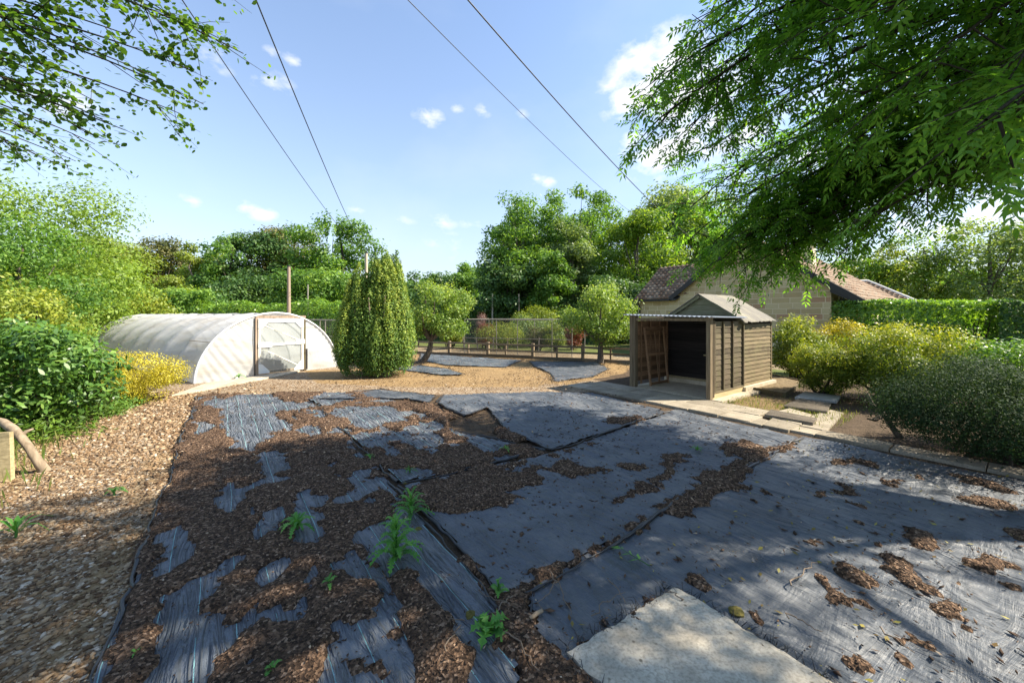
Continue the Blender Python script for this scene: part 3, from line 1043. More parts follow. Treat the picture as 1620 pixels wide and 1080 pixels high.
grow = np.clip(cy / 4.0, .8, 1.9)
L = rng.gamma(3.0, .0033, n).clip(.003, .024) * grow
dims = np.stack([L, L * rng.uniform(.28, .6, n), L * rng.uniform(.15, .35, n)], -1)
v, f, tn = pieces(pos, dims, rng.uniform(0, 6.28, n), np.where(rng.random(n) < .035, rng.uniform(.9, 1, n), rng.beta(2, 2.6, n) * .9), rng.normal(0, .35, n), 6)
ch = link('bark_chips', mesh_np('bark_chips', v, f, tn), MATS['mulch'])
tag(ch, 'loose brown bark chips and crumbs scattered over mulch and membrane', 'bark chips', kind='stuff')

# crumbs and twig bits blown over the plain sheets
ND = 7000
ds, dt = rng.uniform(1.6, 7.7, ND), rng.uniform(-1.8, 7.0, ND)
kd = (dt < far_lim(ds) - .1) & (.6 * ds + .8 * dt > 1.7) & (rng.random(ND) < .18 + .95 * (fbm(ds * 1.3 + 5, dt * 1.3, 4, 91) > .52))
ds, dt = ds[kd], dt[kd]
nd_ = len(ds)
pos = ds[:, None] * V + dt[:, None] * U
pos[:, 2] = fab_h(ds, dt) + .024 * ((ds > 3.4) & (dt > 4.2)) + .006
L = rng.gamma(2.0, .0075, nd_).clip(.005, .045)
dims = np.stack([L, L * rng.uniform(.25, .6, nd_), L * rng.uniform(.12, .3, nd_)], -1)
v, f, tn = pieces(pos, dims, rng.uniform(0, 6.28, nd_), rng.beta(1.6, 3.5, nd_), rng.normal(0, .2, nd_), 16)
tag(link('blown_debris', mesh_np('blown_debris', v, f, tn), MATS['mulch']), 'dark crumbs and twig bits blown over the plain membrane sheets', 'debris', kind='stuff')

# stones of the gravel bank
NS = 52000
cs, ct = rng.uniform(-3.0, -.45, NS), rng.uniform(1.2, 13.8, NS)
cy = .6 * cs + .8 * ct
cxx = .8 * cs - .6 * ct
sel = (cy > 1.5) & (np.abs(cxx) < cy * 1.5 + .6) & (cs > bank_edge(ct) - .25) & (rng.random(NS) < np.clip(4.2 / cy, .3, 1) * (.35 + .9 * fbm(cs * 2.2, ct * 2.2, 3, 77)))
cs, ct, cy = cs[sel], ct[sel], cy[sel]
# and of the path between the beds
NS2 = 9000
c2, t2 = rng.uniform(-.5, 9, NS2), rng.uniform(7, 14, NS2)
k2 = (t2 > far_lim(c2) + .05) & (t2 < far_lim(c2) + 2.2)
c3, t3 = rng.uniform(2, 14, 26000), rng.uniform(6, 19, 26000)
k3 = inpoly(c3, t3, PBED) & (fbm(c3 * 1.5, t3 * 1.5, 3, 88) > .42)
c2, t2, k2 = np.concatenate([c2, c3]), np.concatenate([t2, t3]), np.concatenate([k2, k3])
cs, ct = np.concatenate([cs, c2[k2]]), np.concatenate([ct, t2[k2]])
n = len(cs)
cy = .6 * cs + .8 * ct
pos = cs[:, None] * V + ct[:, None] * U
pos[:, 2] = gz(cs, ct) + .004 + np.where((cs > 1) & (ct > 7), fab_h(cs, ct) * .8, 0)
L = rng.gamma(3.2, .0058, n).clip(.006, .045) * np.clip(cy / 5, .9, 1.5) * np.where((cs > 1) & (ct > 7), .55, 1)
dims = np.stack([L, L * rng.uniform(.5, .9, n), L * rng.uniform(.25, .55, n)], -1)
v, f, tn = pieces(pos, dims, rng.uniform(0, 6.28, n), rng.beta(2.0, 2.0, n), rng.normal(0, .2, n), 8)
go = link('gravel', mesh_np('gravel', v, f, tn), MATS['stones'])
tag(go, 'buff and brown flint gravel on the bank and path beside the bed', 'gravel', kind='stuff')
# ------------------------------------------------------------------ paving
def slab_poly(parent, pts, z0, z1, mat, name='paving_slab', seed=0):
    """a slab from ground corners; top edges eased"""
    mb = MB()
    lo = [np.array([p[0], p[1], z0]) for p in pts]
    c = sum(lo) / len(lo)
    n = len(lo)
    top1 = [np.array([p[0], p[1], z1 - .008]) for p in lo]
    top2 = [np.array([*(p + (c - p) / np.linalg.norm(c - p) * .012)[:2], z1]) for p in lo]
    mb.add(lo + top1 + top2, [tuple(range(n))[::-1]] + [(i, (i + 1) % n, n + (i + 1) % n, n + i) for i in range(n)]
           + [(n + i, n + (i + 1) % n, 2 * n + (i + 1) % n, 2 * n + i) for i in range(n)] + [tuple(range(2 * n, 3 * n))])
    return mb.build(name, MATS[mat], parent)


rng = np.random.default_rng(21)
path = tag(link('paved_path', None), kind='structure')
for row in range(2):
    s0 = 7.80 + row * .62
    t = 3.05 + row * .1
    while t < 7.5 - row * .2:
        L = .60 if row == 0 else .75
        a = rng.normal(0, .012, 8)
        zt = .055 + rng.normal(0, .006)
        slab_poly(path, [P(s0 + a[0], t + a[1]), P(s0 + .605 + a[2], t + a[3]), P(s0 + .605 + a[4], t + L - .012 + a[5] * .5), P(s0 + a[6], t + L - .012 + a[7] * .5)], -.05, zt, 'slab_path')
        t += L
t = 3.0
while t > -3.2:
    L = .90
    a = rng.normal(0, .01, 8)
    zt = .05 + rng.normal(0, .008)
    slab_poly(path, [P(7.84 + a[0], t - L + .014), P(8.24 + a[2], t - L + .014 + a[3] * .5), P(8.24 + a[4], t), P(7.84 + a[6], t)], -.05, zt, 'slab_path')
    t -= L
# apron and flagstones beside the shed
Z4 = dict(ox=1000, oy=560, sc=4.05)


def g4(x, y, z=0.0):
    return gp(1000 + x / 4.05, 560 + y / 4.05, z)


for q in ([(500, 365), (560, 330), (690, 385), (640, 420)], [(640, 425), (740, 398), (870, 435), (830, 470)], [(835, 470), (900, 425), (1075, 470), (1000, 505)],
          [(905, 424), (860, 395), (1010, 360), (1150, 400), (1080, 468)], [(1155, 400), (1270, 365), (1355, 385), (1250, 502), (1085, 470)]):
    slab_poly(path, [g4(*c) for c in q], -.05, .045 + rng.normal(0, .006), 'slab_path')
for q, m, zt, lab in (([(1042, 296), (1110, 258), (1338, 290), (1310, 325)], 'slab_grey', .085, 'pale grey concrete slab lying by the golden shrubs, nearest the raised bed'),
                      ([(968, 352), (1075, 305), (1275, 338), (1250, 392)], 'slab_dark', .075, 'ribbed brown slab lying between the grey slab and the wider brown one'),
                      ([(848, 415), (890, 380), (1185, 440), (1158, 470)], 'slab_dark', .08, 'long ribbed brown slab lying on the flagstones beside the paving edge')):
    root = thing('loose_slab', g4(*q[0]), lab, 'slab', 'loose slabs beside the shed')
    b = slab_poly(root, [g4(*c) - np.array(root.location) * 0 for c in q], .03, zt, m, 'slab_body')
    c4 = [g4(*c) for c in q]
    if m == 'slab_dark':
        nr = 9
        for i in range(nr):
            k = (i + .5) / nr
            a_, b_ = c4[0] * (1 - k) + c4[1] * k, c4[3] * (1 - k) + c4[2] * k
            w = (c4[1] - c4[0]) / nr * .28
            MB().hexa([np.array([*p[:2], z]) for z in (zt - .002, zt + .009) for p in (a_ - w, b_ - w, b_ + w, a_ + w)]).build('rib', MATS[m], root)
# big slab in the foreground, cut out of the membrane
root = thing('concrete_slab', P(2.1, 1.1, 0), 'pale weathered concrete slab set into the slate membrane', 'slab')
sv = [P(1.60, 1.60), P(1.66, .40), P(2.60, .42), P(2.62, 1.52)]
gx, gy = 26, 26
vv, ff = [], []
for i in range(gx + 1):
    for j in range(gy + 1):
        a_, b_ = i / gx, j / gy
        p = (sv[0] * (1 - a_) + sv[3] * a_) * (1 - b_) + (sv[1] * (1 - a_) + sv[2] * a_) * b_
        e = min(a_, 1 - a_, b_, 1 - b_)
        if e == 0:
            p = p + (rng.normal(0, .006), rng.normal(0, .006), 0)
        vv.append(p + np.array([0, 0, .058 - (.010 if e == 0 else 0) + .004 * (vnoise(np.array(a_ * 6), np.array(b_ * 6), 4) - .5)]))
for i in range(gx):
    for j in range(gy):
        k = i * (gy + 1) + j
        ff.append((k, k + 1, k + gy + 2, k + gy + 1))
rim = [i * (gy + 1) for i in range(gx + 1)] + [gx * (gy + 1) + j for j in range(1, gy + 1)] + [i * (gy + 1) + gy for i in range(gx - 1, -1, -1)] + [j for j in range(gy - 1, 0, -1)]
nb = len(vv)
vv += [np.array([*vv[i][:2], -.05]) for i in rim]
nr = len(rim)
ff += [(rim[i], rim[(i + 1) % nr], nb + (i + 1) % nr, nb + i) for i in range(nr)]
MB().add(vv, ff).build('slab_body', MATS['slab_pale'], root)
# frayed membrane threads along the slab's cut edges
thr = []
for k in range(200):
    side = rng.integers(0, 3)
    e = rng.random()
    if side == 0:
        p, d = sv[0] * (1 - e) + sv[3] * e, U
    elif side == 1:
        p, d = sv[3] * (1 - e) + sv[2] * e, V
    else:
        p, d = sv[0] * (1 - e) + sv[1] * e, -V
    p = p + d * rng.uniform(.0, .05)
    q = p - d * rng.uniform(-.06, .05) + rng.normal(0, .035, 3)
    pts = np.array([p + (0, 0, .03), (p + q) / 2 + (0, 0, .052 + rng.uniform(0, .014)), [q[0], q[1], .045 + rng.uniform(0, .025)]])
    thr.append(tube_np(pts, [.003, .0025, .001], 3))
v, f = join_np(thr)
fo = link('frayed_threads', mesh_np('frayed_threads', v, f), MATS['fold'])
tag(fo, 'black frayed membrane threads along the cut edges round the slab', 'threads', kind='stuff')

# raised bed by the shed
c4 = [g4(*c) for c in [(728, 232), (975, 278), (1105, 195), (890, 150)]]
root = thing('raised_bed', c4[0], 'low timber-edged earth bed against the shed plinth', 'raised bed')
for i in range(4):
    a_, b_ = c4[i], c4[(i + 1) % 4]
    d = unit(b_ - a_)
    MB().bar(a_ + d * .025 + (0, 0, .045), b_ - d * .025 + (0, 0, .045), .04, .15).build('edging_board', MATS['wood_lap'], root)
cc = sum(c4) / 4
vv, ff = [], []
N = 14
for i in range(N + 1):
    for j in range(N + 1):
        a_, b_ = i / N, j / N
        p = (c4[0] * (1 - a_) + c4[1] * a_) * (1 - b_) + (c4[3] * (1 - a_) + c4[2] * a_) * b_
        p = cc + (p - cc) * .97
        vv.append(p + np.array([0, 0, .085 + .03 * (fbm(np.array(a_ * 5), np.array(b_ * 5), 3, 9) - .3)]))
for i in range(N):
    for j in range(N):
        k = i * (N + 1) + j
        ff.append((k, k + 1, k + N + 2, k + N + 1))
t = NT('earth')
n = t.noise(None, 12.0, 6.0, .7)
MATS['earth'] = t.fin(t.ramp(n, [(.3, (.07, .05, .03)), (.6, (.20, .15, .085)), (.8, (.30, .22, .11))]), .95, t.bump(n, .8, .03), .15)
MB().add(vv, ff).build('earth', MATS['earth'], root, True)
# slabs in front of the polytunnel
for k in range(7):
    a0, a1 = k / 7, (k + .97) / 7
    pa, pb = gp(272, 628), gp(470, 590)
    qa, qb = gp(330, 607), gp(478, 585.5)
    slab_poly(path, [pa + (pb - pa) * a0, pa + (pb - pa) * a1, qa + (qb - qa) * a1, qa + (qb - qa) * a0], -.05, .04 + rng.normal(0, .006), 'slab_sun')

# ------------------------------------------------------------------ shed
S0, S1, S2, TR, TL, TM = 9.1, 10.8, 12.65, 4.44, 6.56, 5.5
EV, RG = 1.93, 2.60
shed = thing('open_fronted_shed', P(S0, TM, 0), 'weathered timber shed with felt roof and open lean-to bay', 'shed')
fl = MB().stbox(S0 - .02, S2 + .55, TR - .30, TL + .08, -.05, .06).build('concrete_floor', MATS['concrete'], shed)
MB().stbox(S1 - .05, S2 + .12, TR - .12, TL + .05, .061, .17).build('plinth', MATS['concrete'], shed)


def board(parent, s0, s1, t0, t1, z0, z1, thick, out, mat, name='board', lap=.018):
    """a lapped board: its lower edge stands proud; out is 's' or 't' with sign for the outer side"""
    ax, sg = out[0], (1 if out[1] == '+' else -1)
    if ax == 't':
        a, b = P(s0, t0, 0), P(s1, t0, 0)
        n = U * sg
    else:
        a, b = P(s0, t0, 0), P(s0, t1, 0)
        n = V * sg
    zz = np.array([0, 0, 1.0])
    w = rng.normal(0, .003, 4)
    lo0, lo1 = a + zz * (z0 + w[0]), b + zz * (z0 + w[1])
    hi0, hi1 = a + zz * (z1 + w[2]), b + zz * (z1 + w[3])
    MB().hexa([lo0, lo1, lo1 + n * (thick + lap), lo0 + n * (thick + lap), hi0, hi1, hi1 + n * thick, hi0 + n * thick]).build(name, MATS[mat], parent)


# lit side wall of the closed part
nz = 15
for i in range(nz):
    z0 = .17 + i * (EV - .14 - .17) / nz
    board(shed, S1 + .05, S2, TR, TR, z0 - .012, z0 + (EV - .31) / nz, .012, 't-', 'wood_clad', lap=.020)
    board(shed, S1 + .05, S2, TL, TL, z0 - .012, z0 + (EV - .31) / nz, .012, 't+', 'wood_clad', lap=.020)
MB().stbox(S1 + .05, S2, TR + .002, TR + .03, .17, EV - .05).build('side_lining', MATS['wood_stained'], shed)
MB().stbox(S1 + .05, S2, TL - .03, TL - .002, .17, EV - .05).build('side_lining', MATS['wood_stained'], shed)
MB().stbox(S2 - .03, S2, TR + .031, TL - .031, .17, EV).build('rear_wall', MATS['wood_clad'], shed)
for tt_ in (TR - .04, TL):
    MB().stbox(S2 - .02, S2 + .03, tt_, tt_ + .04, .17, EV).build('corner_batten', MATS['wood_clad'], shed)
# dark inner wall of the bay
nz = 13
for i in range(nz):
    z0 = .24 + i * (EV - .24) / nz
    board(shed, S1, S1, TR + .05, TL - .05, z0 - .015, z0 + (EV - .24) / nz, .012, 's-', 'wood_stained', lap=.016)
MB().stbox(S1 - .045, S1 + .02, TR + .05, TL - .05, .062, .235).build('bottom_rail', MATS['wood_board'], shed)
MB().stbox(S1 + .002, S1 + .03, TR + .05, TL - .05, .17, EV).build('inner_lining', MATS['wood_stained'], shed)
# gable boards above it
ng = 5
for i in range(ng):
    z0 = EV + i * (RG - EV) / ng
    z1 = z0 + (RG - EV) / ng
    h0 = (1 - (z0 - EV) / (RG - EV)) * (TL - TR) / 2
    h1 = max((1 - (z1 - EV) / (RG - EV)) * (TL - TR) / 2, .01)
    a = [P(S1, TM - h0, z0 - .01), P(S1, TM + h0, z0 - .01), P(S1, TM + h1, z1), P(S1, TM - h1, z1)]
    lo, hi = -V * .030, -V * .012
    MB().hexa([a[0], a[1], a[1] + lo, a[0] + lo, a[3], a[2], a[2] + hi, a[3] + hi]).build('gable_board', MATS['wood_gable'], shed)
# roof slopes: felt with a wavy, torn lower edge
for sg in (-1, 1):
    vv, ff = [], []
    NI, NJ = 16, 7
    for i in range(NI + 1):
        for j in range(NJ + 1):
            k = j / NJ
            s_ = S1 - .16 + (S2 + .22 - S1 + .06) * i / NI
            over = 1.12 + (rng.uniform(-.02, .03) if j == NJ else 0)
            w = (TL - TR) / 2 * over * k
            z = RG + .03 - (RG - EV) * over * k + rng.normal(0, .005) - (.02 * rng.random() if j == NJ else 0)
            vv.append(P(s_, TM + sg * w, z))
    m_ = len(vv)
    vv += [p - np.array([0, 0, .018]) for p in vv]
    for i in range(NI):
        for j in range(NJ):
            k = i * (NJ + 1) + j
            ff.append((k, k + 1, k + NJ + 2, k + NJ + 1))
            ff.append((m_ + k, m_ + k + NJ + 1, m_ + k + NJ + 2, m_ + k + 1))
    for i in range(NI):
        for j in (0, NJ):
            k, q_ = i * (NJ + 1) + j, (i + 1) * (NJ + 1) + j
            ff.append((k, q_, m_ + q_, m_ + k))
    for j in range(NJ):
        for i in (0, NI):
            k = i * (NJ + 1) + j
            ff.append((k, k + 1, m_ + k + 1, m_ + k))
    MB().add(vv, ff).build('roof_slope', MATS['roof_felt'], shed)
    a, b = P(S1 - .10, TM + sg * .01, RG - .035), P(S1 - .10, TM + sg * (TL - TR) / 2 * 1.1, RG - .035 - (RG - EV) * 1.1)
    MB().bar(a, b, .025, .085).build('bargeboard', MATS['wood_gable'], shed)
# posts of the bay
MB().stbox(S0 - .06, S0 + .06, TL - .05, TL + .05, .0, 2.06).build('post', MATS['wood_post'], shed)
MB().stbox(S0 - .05, S0 + .07, TL - .125, TL - .055, .0, 2.02).build('post', MATS['wood_post'], shed)
MB().stbox(S0 - .06, S0 + .06, TR - .05, TR + .05, .0, 1.99).build('post', MATS['wood_post'], shed)
MB().stbox(S0 + .065, S0 + .12, TR - .06, TR + .02, .1, 1.90).build('post', MATS['wood_post'], shed)
MB().stbox(S0 - .03, S0 + .03, TR + .052, TL - .13, 1.88, 1.95).build('front_beam', MATS['wood_post'], shed)
# right hand lap panel of the bay with its battens outside
MB().stbox(S0 + .06, S1 + .02, TR - .055, TR - .02, .0, .19).build('gravel_board', MATS['wood_board'], shed)
nz = 13
for i in range(nz):
    z0 = .21 + i * 1.66 / nz
    board(shed, S0 + .125, S1 + .03, TR, TR, z0 - .02, z0 + 1.66 / nz, .010, 't-', 'wood_lap', 'lap_board', .014)
    board(shed, S0 + .07, S1 - .03, TL - .02, TL - .02, z0 - .02, z0 + 1.66 / nz, .010, 't-', 'wood_red', 'lap_board', .014)
for s_ in (S0 + .14, S0 + .58, S0 + 1.08, S1 - .02):
    MB().stbox(s_, s_ + .04, TR - .060, TR - .026, .20, 1.88).build('batten', MATS['wood_lap'], shed)
for s_ in (S0 + .30, S0 + .75, S0 + 1.2, S1 - .09):
    MB().stbox(s_, s_ + .035, TL - .080, TL - .046, .10, 1.90).build('batten', MATS['wood_red'], shed)
MB().stbox(S0 + .12, S1, TR - .064, TR - .026, .185, .215).build('bottom_batten', MATS['wood_lap'], shed)
# shelves on the inner right side
for z_, s_, w in ((1.72, S0 + .9, .16), (1.40, S0 + .8, .14), (.98, S0 + .5, .22)):
    MB().stbox(s_, S1 - .05, TR + .005, TR + .005 + w, z_, z_ + .022).build('shelf', MATS['wood_pale'], shed)
# corrugated clear roofing sheet over the bay
vv, ff = [], []
NI, NJ = 84, 2
for i in range(NI + 1):
    for j in range(NJ + 1):
        t_ = TR - .16 + (TL - TR + .34) * i / NI
        s_ = S0 - .16 + (S1 - S0 + .12) * j / NJ
        base = 2.045 - (2.045 - 1.985) * (1 - i / NI) - .02 * j / NJ
        vv.append(P(s_, t_, base + .016 * math.sin(i * 2 * math.pi / 4)))
m_ = len(vv)
vv += [p - np.array([0, 0, .006]) for p in vv]
for i in range(NI):
    for j in range(NJ):
        k = i * (NJ + 1) + j
        ff += [(k, k + 1, k + NJ + 2, k + NJ + 1), (m_ + k, m_ + k + NJ + 1, m_ + k + NJ + 2, m_ + k + 1)]
    for j in (0, NJ):
        k, q_ = i * (NJ + 1) + j, (i + 1) * (NJ + 1) + j
        ff.append((k, q_, m_ + q_, m_ + k))
MB().add(vv, ff).build('clear_roof_sheet', MATS['clear_sheet'], shed)

# loose door frame leaning on the left panel
fr = thing('leaning_door_frame', P(S0 + .55, TL - .25, .06), 'bare timber door frame leaning inside the open shed bay', 'door frame')


def lf(s_, z_):
    return P(S0 + .42 + s_, TL - .30 + .17 * z_ / 1.6, .062 + z_)


for s_ in (0.0, .86):
    MB().bar(lf(s_, 0), lf(s_ + (-.05 if s_ == 0 else .03), 1.62), .05, .045, V).build('stile', MATS['wood_red'], fr)
for z_ in (.06, .86, 1.56):
    MB().bar(lf(.03, z_), lf(.83, z_), .04, .07).build('rail', MATS['wood_red'], fr)
MB().bar(lf(.42, .1), lf(.42, 1.5), .03, .03, V).build('mullion', MATS['wood_red'], fr)
# odds on the shelf
sh = thing('garden_sundries', P(S0 + .8, TR + .12, 1.002), 'pale board and dark rag lying on the shed shelf', 'clutter')
MB().bar(P(S0 + .45, TR + .30, 1.03), P(S0 + 1.5, TR + .08, 1.05), .16, .03).build('pale_board', MATS['wood_board'], sh)
vv = []
for k in range(9):
    vv.append(P(S0 + .62 + .05 * math.sin(k * 2.1), TR + .16 + .03 * math.cos(k * 1.7), 1.0 - .045 * k))
MB().tube(vv, [.03, .05, .06, .055, .06, .05, .045, .05, .02], 7).build('rag', MATS['black_metal'], sh, True)

# ------------------------------------------------------------------ house
HS, HTL, HTR, HTM, HZA = 21.0, 12.4, 5.05, 8.5, 5.86
HSL = .735
house = thing('stone_house', P(HS, HTM, 0), 'buff block house with brown tiled roofs behind the shed', 'house')


def roof_z(t_):
    return HZA - HSL * abs(t_ - HTM)


HTE, WEND = 3.75, 14.7
wz = roof_z(HTL)
wall_poly = [(HTR, 0), (HTR, roof_z(HTR)), (HTM, HZA), (HTL, wz), (WEND, wz), (WEND, 0)]
MB().prism([P(HS + .007, a, b) for a, b in wall_poly], V * .25).build('mortar_wall', MATS['mortar'], house)
MB().stbox(HS + .28, HS + 9, HTR, HTR + .25, 0, roof_z(HTR) - .02).build('side_wall', MATS['mortar'], house)
MB().stbox(HS + .28, HS + 5, WEND - .25, WEND, 0, wz - .02).build('side_wall', MATS['mortar'], house)


def clip(poly, a, b, c):
    """keep the side a*x+b*y<=c"""
    out = []
    for i in range(len(poly)):
        p, q = poly[i], poly[(i + 1) % len(poly)]
        dp, dq = a * p[0] + b * p[1] - c, a * q[0] + b * q[1] - c
        if dp <= 0:
            out.append(p)
        if dp * dq < 0:
            k = dp / (dp - dq)
            out.append((p[0] + (q[0] - p[0]) * k, p[1] + (q[1] - p[1]) * k))
    return out


BH, BL = .25, .56
r = 0
z = 1.1
blk = 0
while z < HZA - .1:
    t_ = HTR + (BL / 2 if r % 2 else 0) - BL
    while t_ < WEND:
        L = BL if rng.random() < .72 else BL * rng.choice([.6, 1.35])
        q = [(max(t_, HTR) + .016, z + .014), (min(t_ + L, WEND) - .016, z + .014), (min(t_ + L, WEND) - .016, z + BH - .014), (max(t_, HTR) + .016, z + BH - .014)]
        t_ += L
        if q[1][0] - q[0][0] < .05:
            continue
        q = clip(q, -HSL, 1.0, HZA - HSL * HTM - .02)
        if len(q) > 2:
            if q[0][0] < HTL:
                q = clip(q, HSL, 1.0, HZA + HSL * HTM - .02) if max(p[0] for p in q) <= HTL + .7 else q
            q = clip(q, 0, 1.0, max(wz, HZA) if q and q[0][0] < HTL else wz - .02)
        if len(q) > 2:
            MB().prism([P(HS - .004 + rng.uniform(0, .008), a, b) for a, b in q], V * .06).build('block', MATS['block'], house)
            blk += 1
    z += BH
    r += 1
print('blocks', blk)
# lit side wall blocks
for r in range(7):
    z = 1.1 + r * BH
    s_ = HS + .29 + (0.3 if r % 2 else 0)
    while s_ < HS + 6:
        MB().stbox(s_ + .008, s_ + BL - .008, HTR - .012, HTR + .05, z + .008, z + BH - .008).build('block', MATS['block'], house)
        s_ += BL
win = MB().stbox(HS + 1.0, HS + 2.0, HTR - .05, HTR - .013, 1.6, 3.0).build('window', MATS['white_paint'], house)
MB().stbox(HS + 1.08, HS + 1.46, HTR - .056, HTR - .0505, 1.7, 2.9).build('pane', MATS['glass'], win)
MB().stbox(HS + 1.54, HS + 1.92, HTR - .056, HTR - .0505, 1.7, 2.9).build('pane', MATS['glass'], win)
MB().stbox(HS + 2.6, HS + 3.2, HTR - .04, HTR - .013, 1.0, 2.9).build('door', MATS['black_metal'], house)


def tiles(parent, o, along, up, na, nu, name='tiles', w=.30, h=.30):
    """interlocking tiles with a rounded roll each, in lapped courses; o lower left corner, unit vectors along/up"""
    nrm = unit(np.cross(along, up))
    if nrm[2] < 0:
        nrm = -nrm
    vs, fs, tn = [], [], []
    for j in range(nu):
        for i in range(na):
            c = o + along * (w * i) + up * (h * j)
            prof = [(0, .0), (.35, .0), (.5, .05), (.75, .065), (1.0, .0)]
            b = len(vs)
            lift = rng.normal(0, .004)
            for (x, hh) in prof:
                vs.append(c + along * (x * w) + nrm * (.055 + hh + lift))
                vs.append(c + along * (x * w) + up * (h * 1.08) + nrm * (.012 + hh))
                vs.append(c + along * (x * w) + nrm * (.0 + lift))
            for k in range(4):
                p = b + k * 3
                fs.append((p, p + 3, p + 4, p + 1))
                fs.append((p + 2, p + 5, p + 3, p))
            tn += [rng.random()] * 15
    me = mesh_np(name, np.array(vs) - origin(parent), np.array(fs), np.array(tn))
    o_ = link(name, me, MATS['roof_tile'], parent)
    o_['kind'] = 'stuff'
    return o_


up_r = unit(U * 1 + np.array([0, 0, HSL]))      # right slope climbs along +U
up_l = unit(-U * 1 + np.array([0, 0, HSL]))
lenr = (HTM - HTE) / up_r[:2].dot(U[:2])
MB().prism([P(HS - .22, HTE, roof_z(HTE)), P(HS - .22, HTM, HZA), P(HS - .22, HTM, HZA + .1), P(HS - .22, HTE, roof_z(HTE) + .1)], V * 9.4).build('roof_deck', MATS['black_metal'], house)
MB().prism([P(HS - .22, HTL, wz), P(HS - .22, HTM + .001, HZA), P(HS - .22, HTM + .001, HZA + .1), P(HS - .22, HTL, wz + .1)], V * 9.4).build('roof_deck', MATS['black_metal'], house)
tiles(house, P(HS - .2, HTE, roof_z(HTE) + .11), V, up_r, 30, int(lenr / .3), 'tiles')
tiles(house, P(HS - .2, HTL, wz + .11), V, up_l, 30, int((HTL - HTM) * 1.24 / .3), 'tiles')
MB().bar(P(HS - .24, HTE - .05, roof_z(HTE) + .0), P(HS - .24, HTM, HZA + .03), .04, .24).build('bargeboard', MATS['black_metal'], house)
MB().bar(P(HS - .24, HTL + .05, wz - .02), P(HS - .24, HTM, HZA + .03), .04, .24).build('bargeboard', MATS['black_metal'], house)
MB().prism([P(HS - .2, HTR - .01, roof_z(HTR) - .3), P(HS - .2, HTR - .01, roof_z(HTR) - .05), P(HS - .2, HTE + .1, roof_z(HTE) - .02)], V * .35).build('soffit_box', MATS['black_metal'], house)
MB().tube([P(HS + .3, HTE + .1, roof_z(HTE) - .05), P(HS + .35, HTR - .25, 2.75), P(HS + .45, HTR - .07, 2.5), P(HS + .45, HTR - .07, .2)], .045, 8).build('downpipe', MATS['black_metal'], house, True)
# wing roof at the far end, its eaves flush with the gable wall
wup = unit(V + np.array([0, 0, .78]))
MB().prism([P(HS - .25, HTL - .35, wz - .1), P(HS + 2.5, HTL - 1.6, wz - .1 + 2.75 * .78), P(HS + 2.5, WEND + .1, wz - .1 + 2.75 * .78), P(HS - .25, WEND + .25, wz - .1)], np.array([0, 0, .1])).build('wing_deck', MATS['black_metal'], house)
tiles(house, P(HS - .25, HTL + .02, wz + .02), U, wup, 8, 12, 'tiles')
tiles(house, P(HS + .02, HTL - 1.0, wz + .02 + .27 * .78), U, wup, 4, 10, 'tiles')
MB().bar(P(HS - .3, HTL, wz - .06), P(HS - .3, WEND + .2, wz - .06), .09, .08).build('gutter', MATS['black_metal'], house)
MB().tube([P(HS - .3, WEND - .1, wz - .1), P(HS - .08, WEND - .15, wz - .35), P(HS - .08, WEND - .15, .2)], .04, 8).build('downpipe', MATS['black_metal'], house, True)
ch = MB().stbox(HS + 2.6, HS + 3.1, 6.4, 6.8, 4.0, 5.65).build('chimney', MATS['mortar'], house)
MB().stbox(HS + 2.75, HS + 2.95, 6.5, 6.7, 5.651, 6.0).build('chimney_pot', MATS['roof_tile'], ch)

# hipped outbuilding farther back
oc = at(1395, 500, 27.0)
ob = thing('hipped_outbuilding', (oc[0], oc[1], 0), 'low outbuilding with a hipped tile roof beyond the green hedge', 'outbuilding')
E0, E1 = at(1300, 480, 25.2), at(1452, 479, 24.6)
ap, bp = at(1372, 446, 27.5), at(1318, 449, 28.2)
ez = E1[2]
E0[2] = ez
K0, K1 = E0 + np.array([1.5, 6.5, 0]), E1 + np.array([1.5, 6.5, 0])
MB().add([E0 + (.3, .4, -.05), E1 + (-.3, .4, -.05), K1 + (-.3, -.3, -.05), K0 + (.3, -.3, -.05)] + [np.array([p[0], p[1], 0]) for p in (E0 + (.3, .4, 0), E1 + (-.3, .4, 0), K1 + (-.3, -.3, 0), K0 + (.3, -.3, 0))],
         [(0, 1, 5, 4), (1, 2, 6, 5), (2, 3, 7, 6), (3, 0, 4, 7), (0, 3, 2, 1)]).build('wall', MATS['mortar'], ob)
MB().add([E0, E1, ap, bp, K1, K0], [(0, 1, 2, 3), (1, 4, 2), (4, 5, 3, 2), (5, 0, 3), (0, 5, 4, 1)]).build('roof_deck', MATS['black_metal'], ob)
al = unit(E1 - E0)
upv = (ap - E0) - al * np.dot(ap - E0, al)
LU = np.linalg.norm(upv)
upv = upv / LU
vs, fs, tn = [], [], []
L0 = np.linalg.norm(E1 - E0)
nu = int(LU / .30)
nv = unit(np.cross(al, upv))
nv = nv if nv[2] > 0 else -nv
for j in range(nu):
    k = (j + .5) / nu
    x0 = np.dot(bp - E0, al) * k
    x1 = L0 + (np.dot(ap - E0, al) - L0) * k
    x = x0
    while x < x1 - .1:
        w = min(.36, x1 - x)
        c = E0 + al * x + upv * (LU * j / nu)
        b = len(vs)
        for (fx, hh) in ((0, 0), (.35, .0), (.6, .07), (1, 0)):
            vs += [c + al * (fx * w) + nv * (.08 + hh), c + al * (fx * w) + upv * (LU / nu * 1.05) + nv * (.02 + hh), c + al * (fx * w)]
        for q_ in range(3):
            p = b + q_ * 3
            fs += [(p, p + 3, p + 4, p + 1), (p + 2, p + 5, p + 3, p)]
        tn += [rng.random()] * 12
        x += .36
